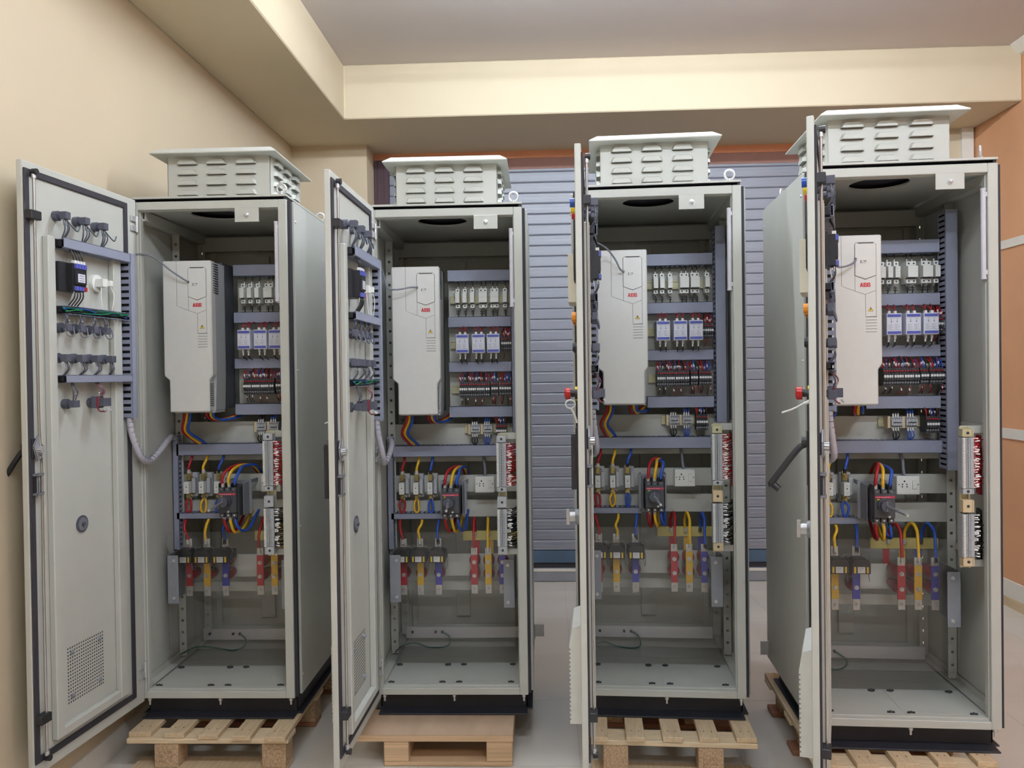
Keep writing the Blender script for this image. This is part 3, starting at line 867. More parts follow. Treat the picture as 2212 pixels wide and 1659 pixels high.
# ------------------------------------------------------------------ components inside the cabinets
def build_drive(ci):
    base = (-.138, .24, 1.093)
    t = thing(ci, 'motor_drive', 'white motor drive with red logo in the ' + CN[ci], 'motor drive', 'motor drives', base)
    p = lambda name, key, mats, fn, bevel=0.0, par=t: P(par, name, 'drv_' + key, base, mats, fn, bevel)
    y0 = .107
    outl = [(-.235, 1.690), (-.235, 1.236), (-.214, 1.219), (-.214, 1.093), (-.055, 1.093), (-.055, 1.219), (-.041, 1.236), (-.041, 1.690)]
    p('front_cover', 'cover', ['drive_white'], lambda mb: mb.prism(outl, y0, .150, 'y'), .004)
    body = [(a * .998 + .0, b) for a, b in outl]
    p('body', 'body', ['drive_grey'], lambda mb: mb.prism([(-.233, 1.688), (-.233, 1.24), (-.212, 1.222), (-.212, 1.096), (-.048, 1.096), (-.043, 1.24), (-.043, 1.688)], .1502, .250, 'y'), .003)
    p('heat_sink', 'sink', ['heatsink'], lambda mb: (mb.box(-.225, -.052, .250, .369, 1.10, 1.70), [mb.box(-.2255 , -.0515, .262 + k * .018, .268 + k * .018, 1.105, 1.695) for k in range(6)]), .001)
    # operator keypad plate and cover seams
    p('keypad', 'keypad', ['drive_white'], lambda mb: mb.prism([(-.132, 1.657), (-.127, 1.663), (-.068, 1.663), (-.061, 1.656), (-.061, 1.548), (-.097, 1.535), (-.132, 1.548)], y0 - .0025, y0 + .001, 'y'), .0012)
    def f(mb):
        L = .0007
        def ln(pts, m=0, r=L): mb.tube([(a, y0 - .0003, b) for a, b in pts], r, 4, m, res=1)
        k = [(-.132, 1.657), (-.127, 1.6635), (-.068, 1.6635), (-.0605, 1.656), (-.0605, 1.5475), (-.097, 1.534), (-.1325, 1.5475), (-.1325, 1.657)]
        ln(k, 0, .0009)
        mb.box(-.122, -.070, y0 - .0035, y0 - .002, 1.660, 1.6625, 0)
        ln([(-.178, 1.690), (-.178, 1.512), (-.133, 1.494), (-.097, 1.481), (-.061, 1.495)], 1)
        ln([(-.132, 1.547), (-.132, 1.494)], 1); ln([(-.061, 1.547), (-.061, 1.40)], 1)
        ln([(-.097, 1.481), (-.097, 1.404), (-.061, 1.404)], 1)
        for i in range(6):
            ln([(-.097, 1.402 - i * .0105), (-.059, 1.402 - i * .0105)], 1, .0009)
        mb.box(-.1005, -.095, y0 - .0032, y0 - .0024, 1.597, 1.599, 0); mb.box(-.111, -.093, y0 - .0032, y0 - .0024, 1.599, 1.6002, 1)
        mb.box(-.111, -.096, y0 - .0032, y0 - .0024, 1.592, 1.5932, 1); mb.box(-.1135, -.1115, y0 - .0032, y0 - .0024, 1.591, 1.601, 0)
        mb.box(-.133, -.127, y0 - .004, y0 - .002, 1.602, 1.610, 2)
    p('cover_seams', 'seams', ['dark_line', 'line_grey', 'black_plastic'], f)['kind'] = 'stuff'
    def f(mb):
        h, w, yy = .0145, .0112, (y0 - .0010, y0 + .0005)
        for k in range(3):
            x = -.1155 + k * .0122; z = 1.5078
            def q(pts): mb.prism([(x + a_ * w, z + b_ * h) for a_, b_ in pts], yy[0], yy[1], 'y')
            if k == 0:
                q([(0, 0), (.30, 0), (.62, 1), (.34, 1)]); q([(1, 0), (.70, 0), (.42, 1), (.66, 1)]); q([(.24, .20), (.76, .20), (.70, .40), (.30, .40)])
            else:
                q([(0, 0), (.30, 0), (.30, 1), (0, 1)])
                q([(.30, 0), (.84, 0), (.74, .20), (.30, .20)]); q([(.30, .42), (.80, .42), (.80, .60), (.30, .60)]); q([(.30, .82), (.72, .82), (.80, 1), (.30, 1)])
                q([(.74, .20), (.84, 0), (1, .14), (1, .42), (.88, .52), (.80, .42), (.74, .42)]); q([(.70, .60), (.80, .52), (.95, .62), (.95, .88), (.80, 1), (.70, .82)])
    p('logo', 'abb', ['logo_red'], f)['kind'] = 'stuff'
    def f(mb):
        h = .0135; w = .0155
        tri = lambda k: [(-.0795 - w * k / 2 * 1.0, 1.4225 - (k - 1) * h * .33), (-.0795 + w * k / 2, 1.4225 - (k - 1) * h * .33), (-.0795, 1.4225 + h * k - (k - 1) * h * .33)]
        mb.prism(tri(1.15), y0 - .0006, y0 + .001, 'y', 1); mb.prism(tri(.92), y0 - .001, y0, 'y', 0)
        mb.prism([(-.0800, 1.433), (-.0775, 1.433), (-.0785, 1.4295), (-.0770, 1.4295), (-.0805, 1.4235), (-.0797, 1.428), (-.0815, 1.428)], y0 - .0014, y0 - .0008, 'y', 1)
    p('warning_sticker', 'warn', ['warn_yellow', 'black_plastic'], f)
    def f(mb):
        for k in range(13):
            mb.box(-.0445, -.0405, .128, .180, 1.563 + k * .0095, 1.567 + k * .0095)
        for k in range(12):
            mb.box(-.057, -.0475, .152, .215, 1.115 + k * .0078, 1.1185 + k * .0078)
            mb.box(-.0555, -.0545, .115, .15, 1.115 + k * .0078, 1.1185 + k * .0078)
    p('side_vents', 'vents', ['dark_line'], f)['kind'] = 'stuff'
    p('bottom_flange', 'flange', ['drive_grey'], lambda mb: mb.box(-.212, -.05, .15, .248, 1.088, 1.096))

ORD = ['first', 'second', 'third', 'fourth', 'fifth', 'sixth']
FUSE_X = [[(.003, .021), (.034, .052), (.066, .084), (.103, .139), (.152, .188), (.206, .223)],
          [(.003, .021), (.034, .052), (.066, .084), (.103, .139), (.152, .188), (.206, .223)],
          [(-.001, .017), (.025, .043), (.057, .075), (.105, .141), (.148, .184), (.206, .223)],
          [(.020, .038), (.046, .064), (.072, .090), (.117, .153), (.171, .206), (.215, .232)]]
def build_fuses(ci):
    for i, (a, b) in enumerate(FUSE_X[ci]):
        dbl = (b - a) > .025
        base = (0, .34, 1.537)
        cx = (a + b) / 2
        w = .0178 if dbl else .0088
        kind = 'wide two-pole' if dbl else 'slim single-pole'
        t = obj('fuse_holder', None, None, cab_point(ci, (cx, .34, 1.537)), CABS[ci][2])
        tag(t, '%s white fuse holder, %s from left in upper row of %s' % (kind, ORD[i], CN[ci]), 'fuse holder', 'fuse holders in the upper rows')
        k = 'd' if dbl else 's'
        def mk(name, key, mats, fn, bevel=0.0):
            def go():
                mb = MB((0, .34, 1.537)); fn(mb); return mb.mesh(name, mats, bevel)
            return obj(name, cached('fh_' + k + key, go), t)
        mk('body', 'b', ['white_plastic'], lambda mb: (mb.box(-w, w, .318, .362, 1.537, 1.619), mb.box(-w, w, .306, .318, 1.602, 1.619), mb.box(-w, w, .306, .318, 1.537, 1.553)), .001)
        drop = .014 if (ci == 1 and i == 0) else 0.0
        def f(mb):
            mb.box(-w, w, .288, .318, 1.5585, 1.600, 0)
            mb.box(-w * .9, w * .9, .2872, .2885, 1.580, 1.5806, 1); mb.box(-w * .8, w * .8, .2872, .2885, 1.590, 1.5906, 1)
            mb.box(-w * .9, w * .9, .300, .318, 1.5535, 1.5580, 2)
        mk('fuse_carrier', 'c%d' % (drop > 0), ['white_plastic', 'line_grey', 'dark_line'], f, .0008)
        def f(mb):
            for q in ((-.009, .009) if dbl else (0,)):
                for zz in (1.611, 1.545):
                    mb.cyl((q, .306, zz), (q, .3055, zz), .0034, 10)
        mk('terminal_screw', 't', ['dark_line'], f)['kind'] = 'stuff'
        def f(mb):
            for q in ((-.009, .009) if dbl else (0,)):
                mb.cyl((q, .325, 1.619), (q, .325, 1.630), .0022, 6, 1)
                mb.tube([(q, .325, 1.628), (q + .002, .33, 1.642), (q, .34, 1.655)], .0016, 5, 0, res=3)
                mb.cyl((q, .325, 1.537), (q, .325, 1.527), .0022, 6, 1)
                mb.tube([(q, .325, 1.530), (q + .002, .322, 1.518), (q + .001, .325, 1.500)], .0022, 5, 0, res=3)
            ww = w * .8
            mb.box(-ww, ww, .316, .322, 1.512, 1.5155, 0); mb.box(-ww, ww, .316, .322, 1.5205, 1.5235, 0)
        mk('wire', 'w', ['wire_black', 'ferrule'], f)['kind'] = 'stuff'

RELX = [(.008, .062), (.076, .130), (.138, .192)]
def build_relays(ci):
    dx = (.0, .0, -.004, .014)[ci]
    for i, (a, b) in enumerate(RELX):
        base = (0, .30, 1.343)
        cx = (a + b) / 2 + dx
        t = obj('relay_module', None, None, cab_point(ci, (cx, .30, 1.343)), CABS[ci][2])
        tag(t, 'white relay module with blue bands, %s from left in the %s' % (ORD[i], CN[ci]), 'relay', 'relay modules with blue bands')
        def mk(name, key, mats, fn, bevel=0.0):
            def go():
                mb = MB(base); fn(mb); return mb.mesh(name, mats, bevel)
            return obj(name, cached('rl_' + key, go), t)
        w = .0265
        mk('body', 'b', ['relay_face'], lambda mb: (mb.box(-w, w, .242, .36, 1.343, 1.422)), .0015)
        mk('blue_band', 'u', ['relay_blue'], lambda mb: mb.box(-w * .9, w * .9, .2405, .242, 1.4085, 1.4185), .0003)
        mk('blue_band', 'd', ['relay_blue'], lambda mb: mb.box(-w * .9, w * .9, .2405, .242, 1.3465, 1.3565), .0003)
        def f(mb):
            for q in (-.010, .010):
                mb.box(q - .0006, q + .0006, .2412, .242, 1.390, 1.402)
                mb.prism([(q - .003, 1.393), (q + .003, 1.393), (q, 1.388)], .2412, .242, 'y')
                mb.box(q - .008, q + .008, .2413, .242, 1.404, 1.4048)
            for k in range(5):
                l = (.020, .012, .018, .009, .015)[k]
                mb.box(-.021, -.021 + l, .2413, .242, 1.362 + k * .0045, 1.3630 + k * .0045); mb.box(.002, .002 + l * .9, .2413, .242, 1.362 + k * .0045, 1.3632 + k * .0045)
        mk('printed_marks', 'p', ['line_grey'], f)['kind'] = 'stuff'
        def f(mb):
            rnd = random.Random(3)
            for q in (-.011, .011):
                mb.box(q - .0045, q + .0045, .26, .275, 1.422, 1.432, 0); mb.box(q - .004, q + .004, .262, .272, 1.330, 1.343, 0)
                mb.tube([(q, .27, 1.430), (q + .004, .275, 1.445), (q + .01, .30, 1.457), (q + .012, .33, 1.460)], .0018, 5, 1, res=3)
                mb.tube([(q + .004, .27, 1.430), (q - .002, .272, 1.442), (q - .008, .295, 1.452), (q - .010, .33, 1.458)], .0018, 5, 1, res=3)
                mb.cyl((q, .267, 1.331), (q - .001, .268, 1.318), .003, 6, 0)
                mb.tube([(q - .001, .268, 1.320), (q + .002, .272, 1.308), (q + .004, .30, 1.300)], .0022, 5, 2, res=3)
        mk('wire', 'w', ['ferrule', 'wire_red', 'wire_black'], f)['kind'] = 'stuff'

def term_row(ci, name, label, xs, z0, z1, yf, yb, stripe, seed, wires_top, wires_bot, dx, group, key):
    """row of narrow relay terminals, too small to pick apart: one mesh per layer"""
    a, b = xs
    base = ((a + b) / 2, yb, z0)
    t = obj(name, None, None, cab_point(ci, (base[0] + dx, base[1], base[2])), CABS[ci][2])
    tag(t, label, 'terminal block', group)
    def mk(nm, k, mats, fn, bevel=0.0):
        def go():
            mb = MB(base); fn(mb); return mb.mesh(nm, mats, bevel)
        return obj(nm, cached(key + k, go), t)
    n = max(2, int(round((b - a) / .0092)))
    st = (b - a) / n
    h = z1 - z0
    def f(mb):
        for i in range(n):
            x0 = a + i * st
            mb.box(x0 + .0004, x0 + st - .0004, yf + .010, yb, z0, z1, 0)
            mb.box(x0 + .0008, x0 + st - .0008, yf, yf + .010, z0 + h * .30, z1 - h * .30, 0)
            mb.box(x0 + .0014, x0 + st - .0014, yf + .004, yf + .010, z0 + h * .12, z0 + h * .22, 1)
            mb.box(x0 + .0014, x0 + st - .0014, yf + .004, yf + .010, z1 - h * .20, z1 - h * .14, 2)
    o = mk('terminals', 'b', ['terminal_dark', 'mid_plastic', 'sleeve_red' if wires_top > 1 else 'mid_plastic'], f)
    o['kind'] = 'stuff'
    def f(mb):
        for i in range(n):
            x0 = a + i * st
            if i % 4 == 3 and stripe > 1: mb.box(x0 + .001, x0 + st - .0035, yf - .0012, yf + .001, z0 + h * .46, z0 + h * .60)
            else: mb.box(x0 + .001, x0 + st - .0006, yf - .0012, yf + .001, z0 + h * .46, z0 + h * .60)
    mk('marker_strip', 'm', ['ferrule'], f)['kind'] = 'stuff'
    rnd = random.Random(seed)
    def f(mb):
        for i in range(n):
            x0 = a + (i + .5) * st
            for side, cnt, zz, sg in (('t', wires_top, z1, 1), ('b', wires_bot, z0, -1)):
                if cnt == 0 or (side == 'b' and rnd.random() > .45): continue
                for q in range(cnt):
                    xx = x0 + rnd.uniform(-.003, .003); yy = yf + .012 + rnd.uniform(0, .008)
                    c = rnd.choice((0, 0, 1, 1, 3) if side == 't' else (0, 1, 1))
                    L = rnd.uniform(.030, .044) if side == 't' else rnd.uniform(.030, .040)
                    x2 = xx + rnd.uniform(-.008, .008)
                    mb.tube([(xx, yy, zz - sg * .004), (xx + rnd.uniform(-.003, .003), yy - .004, zz + sg * L * .4), (x2, yy + .02, zz + sg * L)], .0017, 5, c, res=3)
                    if rnd.random() < .6:
                        f0 = rnd.uniform(.1, .35)
                        mb.cyl((xx, yy - .002, zz + sg * L * f0), (xx + .0005, yy - .004, zz + sg * L * (f0 + .25)), .0029, 6, 2)
    mk('wires', 'w', ['wire_red', 'wire_black', 'ferrule', 'wire_blue'], f)['kind'] = 'stuff'
    return t

def build_terminals(ci):
    c = CN[ci]
    dx = (0, 0, -.010, .004)[ci]
    term_row(ci, 'terminal_row', 'long dark terminal row with red wires below relays in the %s' % c, (.017, .146), 1.156, 1.222, .272, .345, 3, 7, 2, 1, dx, 'dark terminal rows', 'trA')
    term_row(ci, 'terminal_row', 'short dark terminal group beside the long row in the %s' % c, (.152, .181), 1.160, 1.222, .278, .345, 1, 8, 2, 2, dx, 'dark terminal rows', 'trB')
    term_row(ci, 'terminal_row', 'dark terminal group at duct end of lower row in the %s' % c, (.186, .236), 1.160, 1.222, .280, .345, 1, 9, 2, 1, dx, 'dark terminal rows', 'trC')
    term_row(ci, 'terminal_row', 'small dark terminal group right of blue-banded relays in the %s' % c, (.196, .240), 1.352, 1.412, .285, .345, 1, 11, 2, 1, dx * .4 + (.006 if ci == 3 else 0), 'dark terminal rows', 'trD')
    term_row(ci, 'terminal_row', 'dark terminal group under lowest upper duct, right side of %s' % c, (.168, .214), .978, 1.042, .290, .355, 1, 13, 2, 0, (0, 0, -.004, .012)[ci], 'dark terminal rows', 'trE')
    # end stop of the long row
    # grey feed-through terminals on the strip plate
    for i, a in enumerate((.055, .108)):
        base = (0, .35, .996)
        t = obj('terminal_group', None, None, cab_point(ci, (a + .022 + (.0, .002, .0, .004)[ci], .35, .996)), CABS[ci][2])
        tag(t, 'grey terminal group with %s wires below drive level in the %s' % (('black', 'blue')[i], c), 'terminal block', 'grey terminal groups')
        def mk(nm, k, mats, fn, bevel=0.0):
            def go():
                mb = MB(base); fn(mb); return mb.mesh(nm, mats, bevel)
            return obj(nm, cached('tg%d' % i + k, go), t)
        def f(mb):
            for k in range(6):
                x0 = -.020 + k * .0068
                mb.box(x0 + .0004, x0 + .0064, .315, .365, .996, 1.038, 0); mb.box(x0 + .0004, x0 + .0064, .308, .315, 1.006, 1.028, 0)
                mb.box(x0 + .002, x0 + .0045, .3142, .3155, .999, 1.004, 1); mb.box(x0 + .002, x0 + .0045, .3142, .3155, 1.030, 1.035, 1)
            mb.box(-.013, .015, .306, .3085, 1.0155, 1.0185, 2)
        mk('terminals', 'b', ['terminal_grey', 'dark_line', 'black_plastic'], f)
        mk('end_stop', 'e', ['terminal_beige' if ci in (0, 1) else 'terminal_grey'], lambda mb: mb.box(-.031, -.021, .318, .365, .996, 1.040), .001).name = 'end_stop'
        def f(mb):
            for k in range(3):
                x0 = -.012 + k * .009
                mb.cyl((x0, .318, 1.036), (x0, .318, 1.050), .0028, 6, 1)
                mb.tube([(x0, .318, 1.048), (x0 + .002, .325, 1.060), (x0 + .003, .34, 1.072)], .0024, 5, 0, res=3)
                mb.cyl((x0, .318, .998), (x0 + .001, .318, .984), .0028, 6, 1)
                mb.tube([(x0, .318, .986), (x0 + .003 * (k - 1), .312, .968), (x0 - .006 * (k - 1), .325, .950)], .0026, 5, 0, res=3)
        mk('wire', 'w', ['wire_blue' if i else 'wire_black', 'ferrule'], f)['kind'] = 'stuff'
    # DIN rails that carry the rows
    return

def build_din(ci, r):
    B = (0, 0, PZ)
    for i, (xa, xb, zc_) in enumerate(((-.026, .238, 1.578), (-.026, .238, 1.383), (-.022, .238, 1.190), (.030, .225, 1.017))):
        P(r, 'din_rail', 'din%d' % i, B, ['din_zinc'], lambda mb: (mb.box(xa, xb, .360, .362, zc_ - .0175, zc_ + .0175), mb.box(xa, xb, .355, .357, zc_ - .0175, zc_ - .012), mb.box(xa, xb, .355, .357, zc_ + .012, zc_ + .0175), mb.box(xa, xb, .362, .370, zc_ - .010, zc_ + .010)))
    P(r, 'din_rail', 'dinv', B, ['din_zinc'], lambda mb: (mb.box(.188, .222, .054, .056, .536, 1.018), mb.box(.188, .194, .049, .051, .536, 1.018), mb.box(.216, .222, .049, .051, .536, 1.018), mb.box(.196, .214, .056, .062, .536, 1.018)))

def build_side_terminals(ci):
    c = CN[ci]
    for k, (za, zb, wm, col) in enumerate(((.811, .984, 'wire_red', 'red'), (.577, .727, 'wire_black', 'black'))):
        base = (.203, .05, za)
        t = thing(ci, 'terminal_strip', 'upright grey terminal strip with %s wires at right opening of %s' % (col, c), 'terminal block', 'upright terminal strips', base)
        n = int((zb - za) / .0052)
        def f(mb):
            for i in range(n):
                z = za + i * .0052
                mb.box(.1835, .2020, .016 + .004, .050, z + .0003, z + .0049, 0)
                mb.box(.2045, .2220, .016 + .004, .050, z + .0003, z + .0049, 0)
                mb.box(.2020, .2045, .030, .050, z + .0003, z + .0049, 2 if i % 2 else 0)
                mb.box(.1850, .1925, .0145, .020, z + .0006, z + .0046, 1)
                mb.box(.2085, .2110, .0190, .0205, z + .0018, z + .0034, 2); mb.box(.196, .1985, .0190, .0205, z + .0018, z + .0034, 2)
        P(t, 'terminals', 'st_b%d' % k, base, ['terminal_grey', 'white_plastic', 'dark_line'], f)['kind'] = 'stuff'
        def f(mb):
            rnd = random.Random(60 + k)
            for i in range(n):
                z = za + (i + .5) * .0052
                y1 = rnd.uniform(.02, .06); dz = rnd.uniform(-.012, .012)
                xe = rnd.uniform(.264, .284)
                mb.tube([(.220, .03, z), (.232, .026, z + rnd.uniform(-.003, .003)), (.250, .03 + y1 * .3, z + dz * .4), (xe, .05 + y1, z + dz)], .0019, 5, 0, res=3)
                if rnd.random() < .75:
                    a = rnd.uniform(.222, .230)
                    mb.cyl((a, .027, z), (a + rnd.uniform(.011, .017), .026, z + rnd.uniform(-.005, .005)), .0026, 6, 1)
            for q in range(3):
                mb.tube([(.268 + q * .006, .08 + q * .02, za - .03), (.272 + q * .005, .085 + q * .02, (za + zb) / 2), (.270 + q * .006, .085 + q * .02, zb)], .006, 6, 0, res=3)
        P(t, 'wires', 'st_w%d' % k, base, [wm, 'ferrule'], f)['kind'] = 'stuff'
        ends = ((.984, 1.012), (.790, .8105)) if k == 0 else ((.7275, .772), (.545, .5765))
        for e, (a, b) in enumerate(ends):
            mm = ['terminal_grey'] if (ci < 2 or (k == 0 and e == 1)) else (['din_zinc'] if (k == 0) else ['terminal_beige'])
            P(t, 'end_stop', 'st_e%d%d%d' % (k, e, ci < 2), base, mm + ['dark_line'], lambda mb: (mb.box(.186, .221, .022, .050, a + .001, b - .001, 0), mb.cyl((.2035, .022, (a + b) / 2), (.2035, .0205, (a + b) / 2), .005, 8, 1), mb.box(.1855, .190, .019, .022, a + .002, b - .002, 0), mb.box(.217, .2215, .019, .022, a + .002, b - .002, 0)), .0006)

def build_breaker(ci):
    base = (-.017, .30, .663)
    t = thing(ci, 'circuit_breaker', 'dark grey circuit breaker with round knob and red stripe in the ' + CN[ci], 'circuit breaker', 'circuit breakers with round knobs', base)
    p = lambda name, key, mats, fn, bevel=0.0, par=t: P(par, name, 'mc_' + key, base, mats, fn, bevel)
    x0, x1 = -.053, .021
    p('body', 'body', ['dark_plastic'], lambda mb: (mb.box(x0, x1, .195, .290, .664, .784), mb.box(x0 + .001, x1 - .001, .168, .195, .682, .770)), .002)
    def f(mb):
        for xx in (-.041, -.016, .009):
            mb.box(xx - .010, xx + .010, .172, .196, .770, .784, 0); mb.cyl((xx, .1725, .777), (xx, .171, .777), .0042, 8, 1)
            mb.box(xx - .010, xx + .010, .176, .196, .664, .680, 0); mb.cyl((xx, .1765, .672), (xx, .175, .672), .004, 8, 2)
            mb.box(xx - .0115, xx - .0095, .172, .22, .770, .800, 3)
    p('terminal_cover', 'tcov', ['dark_plastic', 'mid_plastic', 'zinc', 'black_plastic'], f)['kind'] = 'stuff'
    def f(mb):
        mb.box(x0 + .003, x1 - .003, .1665, .169, .7545, .7620, 0)
        for k in range(6):
            mb.box(x0 + .008 + k * .008, x0 + .013 + k * .008, .1660, .167, .7565, .7585, 1)
        mb.box(x0 + .010, x0 + .022, .1662, .169, .7475, .7515, 2); mb.box(x0 + .006, x0 + .012, .1662, .169, .741, .745, 3)
    p('red_stripe', 'stripe', ['stripe_red', 'relay_face', 'warn_yellow', 'wire_green'], f)
    p('knob', 'knob', ['mid_plastic', 'button_grey'], lambda mb: (mb.cyl((-.021, .168, .731), (-.021, .150, .731), .0235, 24, 1), mb.cyl((-.021, .150, .731), (-.021, .128, .731), .0215, 24, 1, .020), mb.box(-.0235, -.0185, .1275, .129, .713, .749, 0)))
    p('shaft', 'shaft', ['bracket_grey', 'zinc'], lambda mb: (mb.cyl((-.021, .128, .731), (-.0155, .045, .728), .0055, 8, 0), mb.cyl((-.0155, .045, .728), (-.0115, -.020, .7255), .0042, 8, 0), mb.cyl((-.0118, -.012, .7258), (-.0110, -.026, .7252), .0048, 8, 1), mb.cyl((-.006, .158, .690), (-.006, .150, .690), .004, 8, 1)))
    def f(mb):
        for xx, s in ((-.0600, -1), (.0280, 1)):
            mb.prism([(.222, .664), (.222, .792), (.292, .794), (.292, .662)], xx, xx + .002, 'x', 0)
            a, b = sorted((xx, xx + s * .012))
            mb.prism([(a, .292), (b, .292), (b, .369), (b - .002 if s > 0 else b, .369)], .786, .800, 'z', 0)
            mb.box(a, b, .290, .292, .66, .80, 0)
        mb.box(-.060, .030, .290, .292, .66, .80, 0); mb.box(-.03, .0, .292, .369, .70, .76, 0)
    p('mounting_bracket', 'brk', ['bracket_grey'], f, .0005)

HRX = (-.251, -.190, -.129)
HRXC = [(0, .002, .006), (0, 0, 0), (.003, .003, .003), (.010, .012, .012)]
def build_hrc(ci):
    for i, a in enumerate(HRX):
        cx = a + .0105 + HRXC[ci][i]
        base = (0, .37, .718)
        t = obj('fuse_unit', None, None, cab_point(ci, (cx, .37, .718)), CABS[ci][2])
        tag(t, 'white cartridge fuse in clear base, %s of three in the %s' % (('left', 'middle', 'right')[i], CN[ci]), 'fuse', 'cartridge fuses on the mounting rail')
        def mk(nm, k, mats, fn, bevel=0.0):
            def go():
                mb = MB(base); fn(mb); return mb.mesh(nm, mats, bevel)
            return obj(nm, cached('hr_' + k, go), t)
        mk('cartridge', 'c', ['white_plastic', 'line_grey', 'dark_line'], lambda mb: (mb.box(-.0105, .0105, .298, .332, .743, .792, 0), [mb.box(-.006, .006, .2975, .298, .748 + q * .006, .7495 + q * .006, 1) for q in (0, 1, 5, 6)], mb.cyl((0, .298, .770), (0, .2973, .770), .0025, 8, 2)), .0012)
        mk('base', 'b', ['terminal_grey'], lambda mb: (mb.box(-.013, .028, .345, .369, .725, .826), mb.box(.0135, .028, .320, .345, .742, .806), mb.box(-.013, .013, .332, .345, .745, .79)), .002)
        def f(mb):
            for zz, s in ((.812, 1), (.734, -1)):
                mb.box(-.008, .008, .318, .345, zz - .014, zz + .014, 0); mb.box(-.010, .010, .326, .332, zz + s * .010, zz + s * .022, 1)
                mb.cyl((0, .318, zz + s * .004), (0, .309, zz + s * .004), .0065, 6, 0)
                mb.cyl((.008, .33, zz), (.016, .325, zz + s * .006), .004, 6, 1)
        mk('clip', 'k', ['brass', 'zinc'], f, .001)['kind'] = 'stuff'

def build_socket(ci):
    base = (.1165, .33, .747)
    t = thing(ci, 'power_socket', 'white five-pin power socket with switch in the ' + CN[ci], 'socket', 'power sockets', base)
    p = lambda name, key, mats, fn, bevel=0.0, par=t: P(par, name, 'so_' + key, base, mats, fn, bevel)
    p('box', 'box', ['white_plastic'], lambda mb: mb.box(.080, .154, .312, .369, .751, .813), .002)
    p('face_plate', 'plate', ['white_plastic'], lambda mb: mb.box(.075, .158, .302, .312, .747, .817), .0025)
    def f(mb):
        for xx, zz, rr in ((.1025, .797, .0034), (.0955, .786, .0026), (.1105, .786, .0026), (.0945, .777, .0026), (.1115, .777, .0026), (.0825, .785, .0022), (.151, .785, .0022)):
            mb.cyl((xx, .3025, zz), (xx, .3012, zz), rr, 10)
    p('socket_holes', 'holes', ['dark_line'], f)['kind'] = 'stuff'
    p('rocker_switch', 'rock', ['white_plastic', 'line_grey'], lambda mb: (mb.box(.131, .145, .2985, .302, .768, .799, 0), mb.box(.1305, .1455, .3015, .3022, .7672, .7998, 1), mb.box(.134, .142, .2978, .2986, .770, .7712, 1)), .0006)

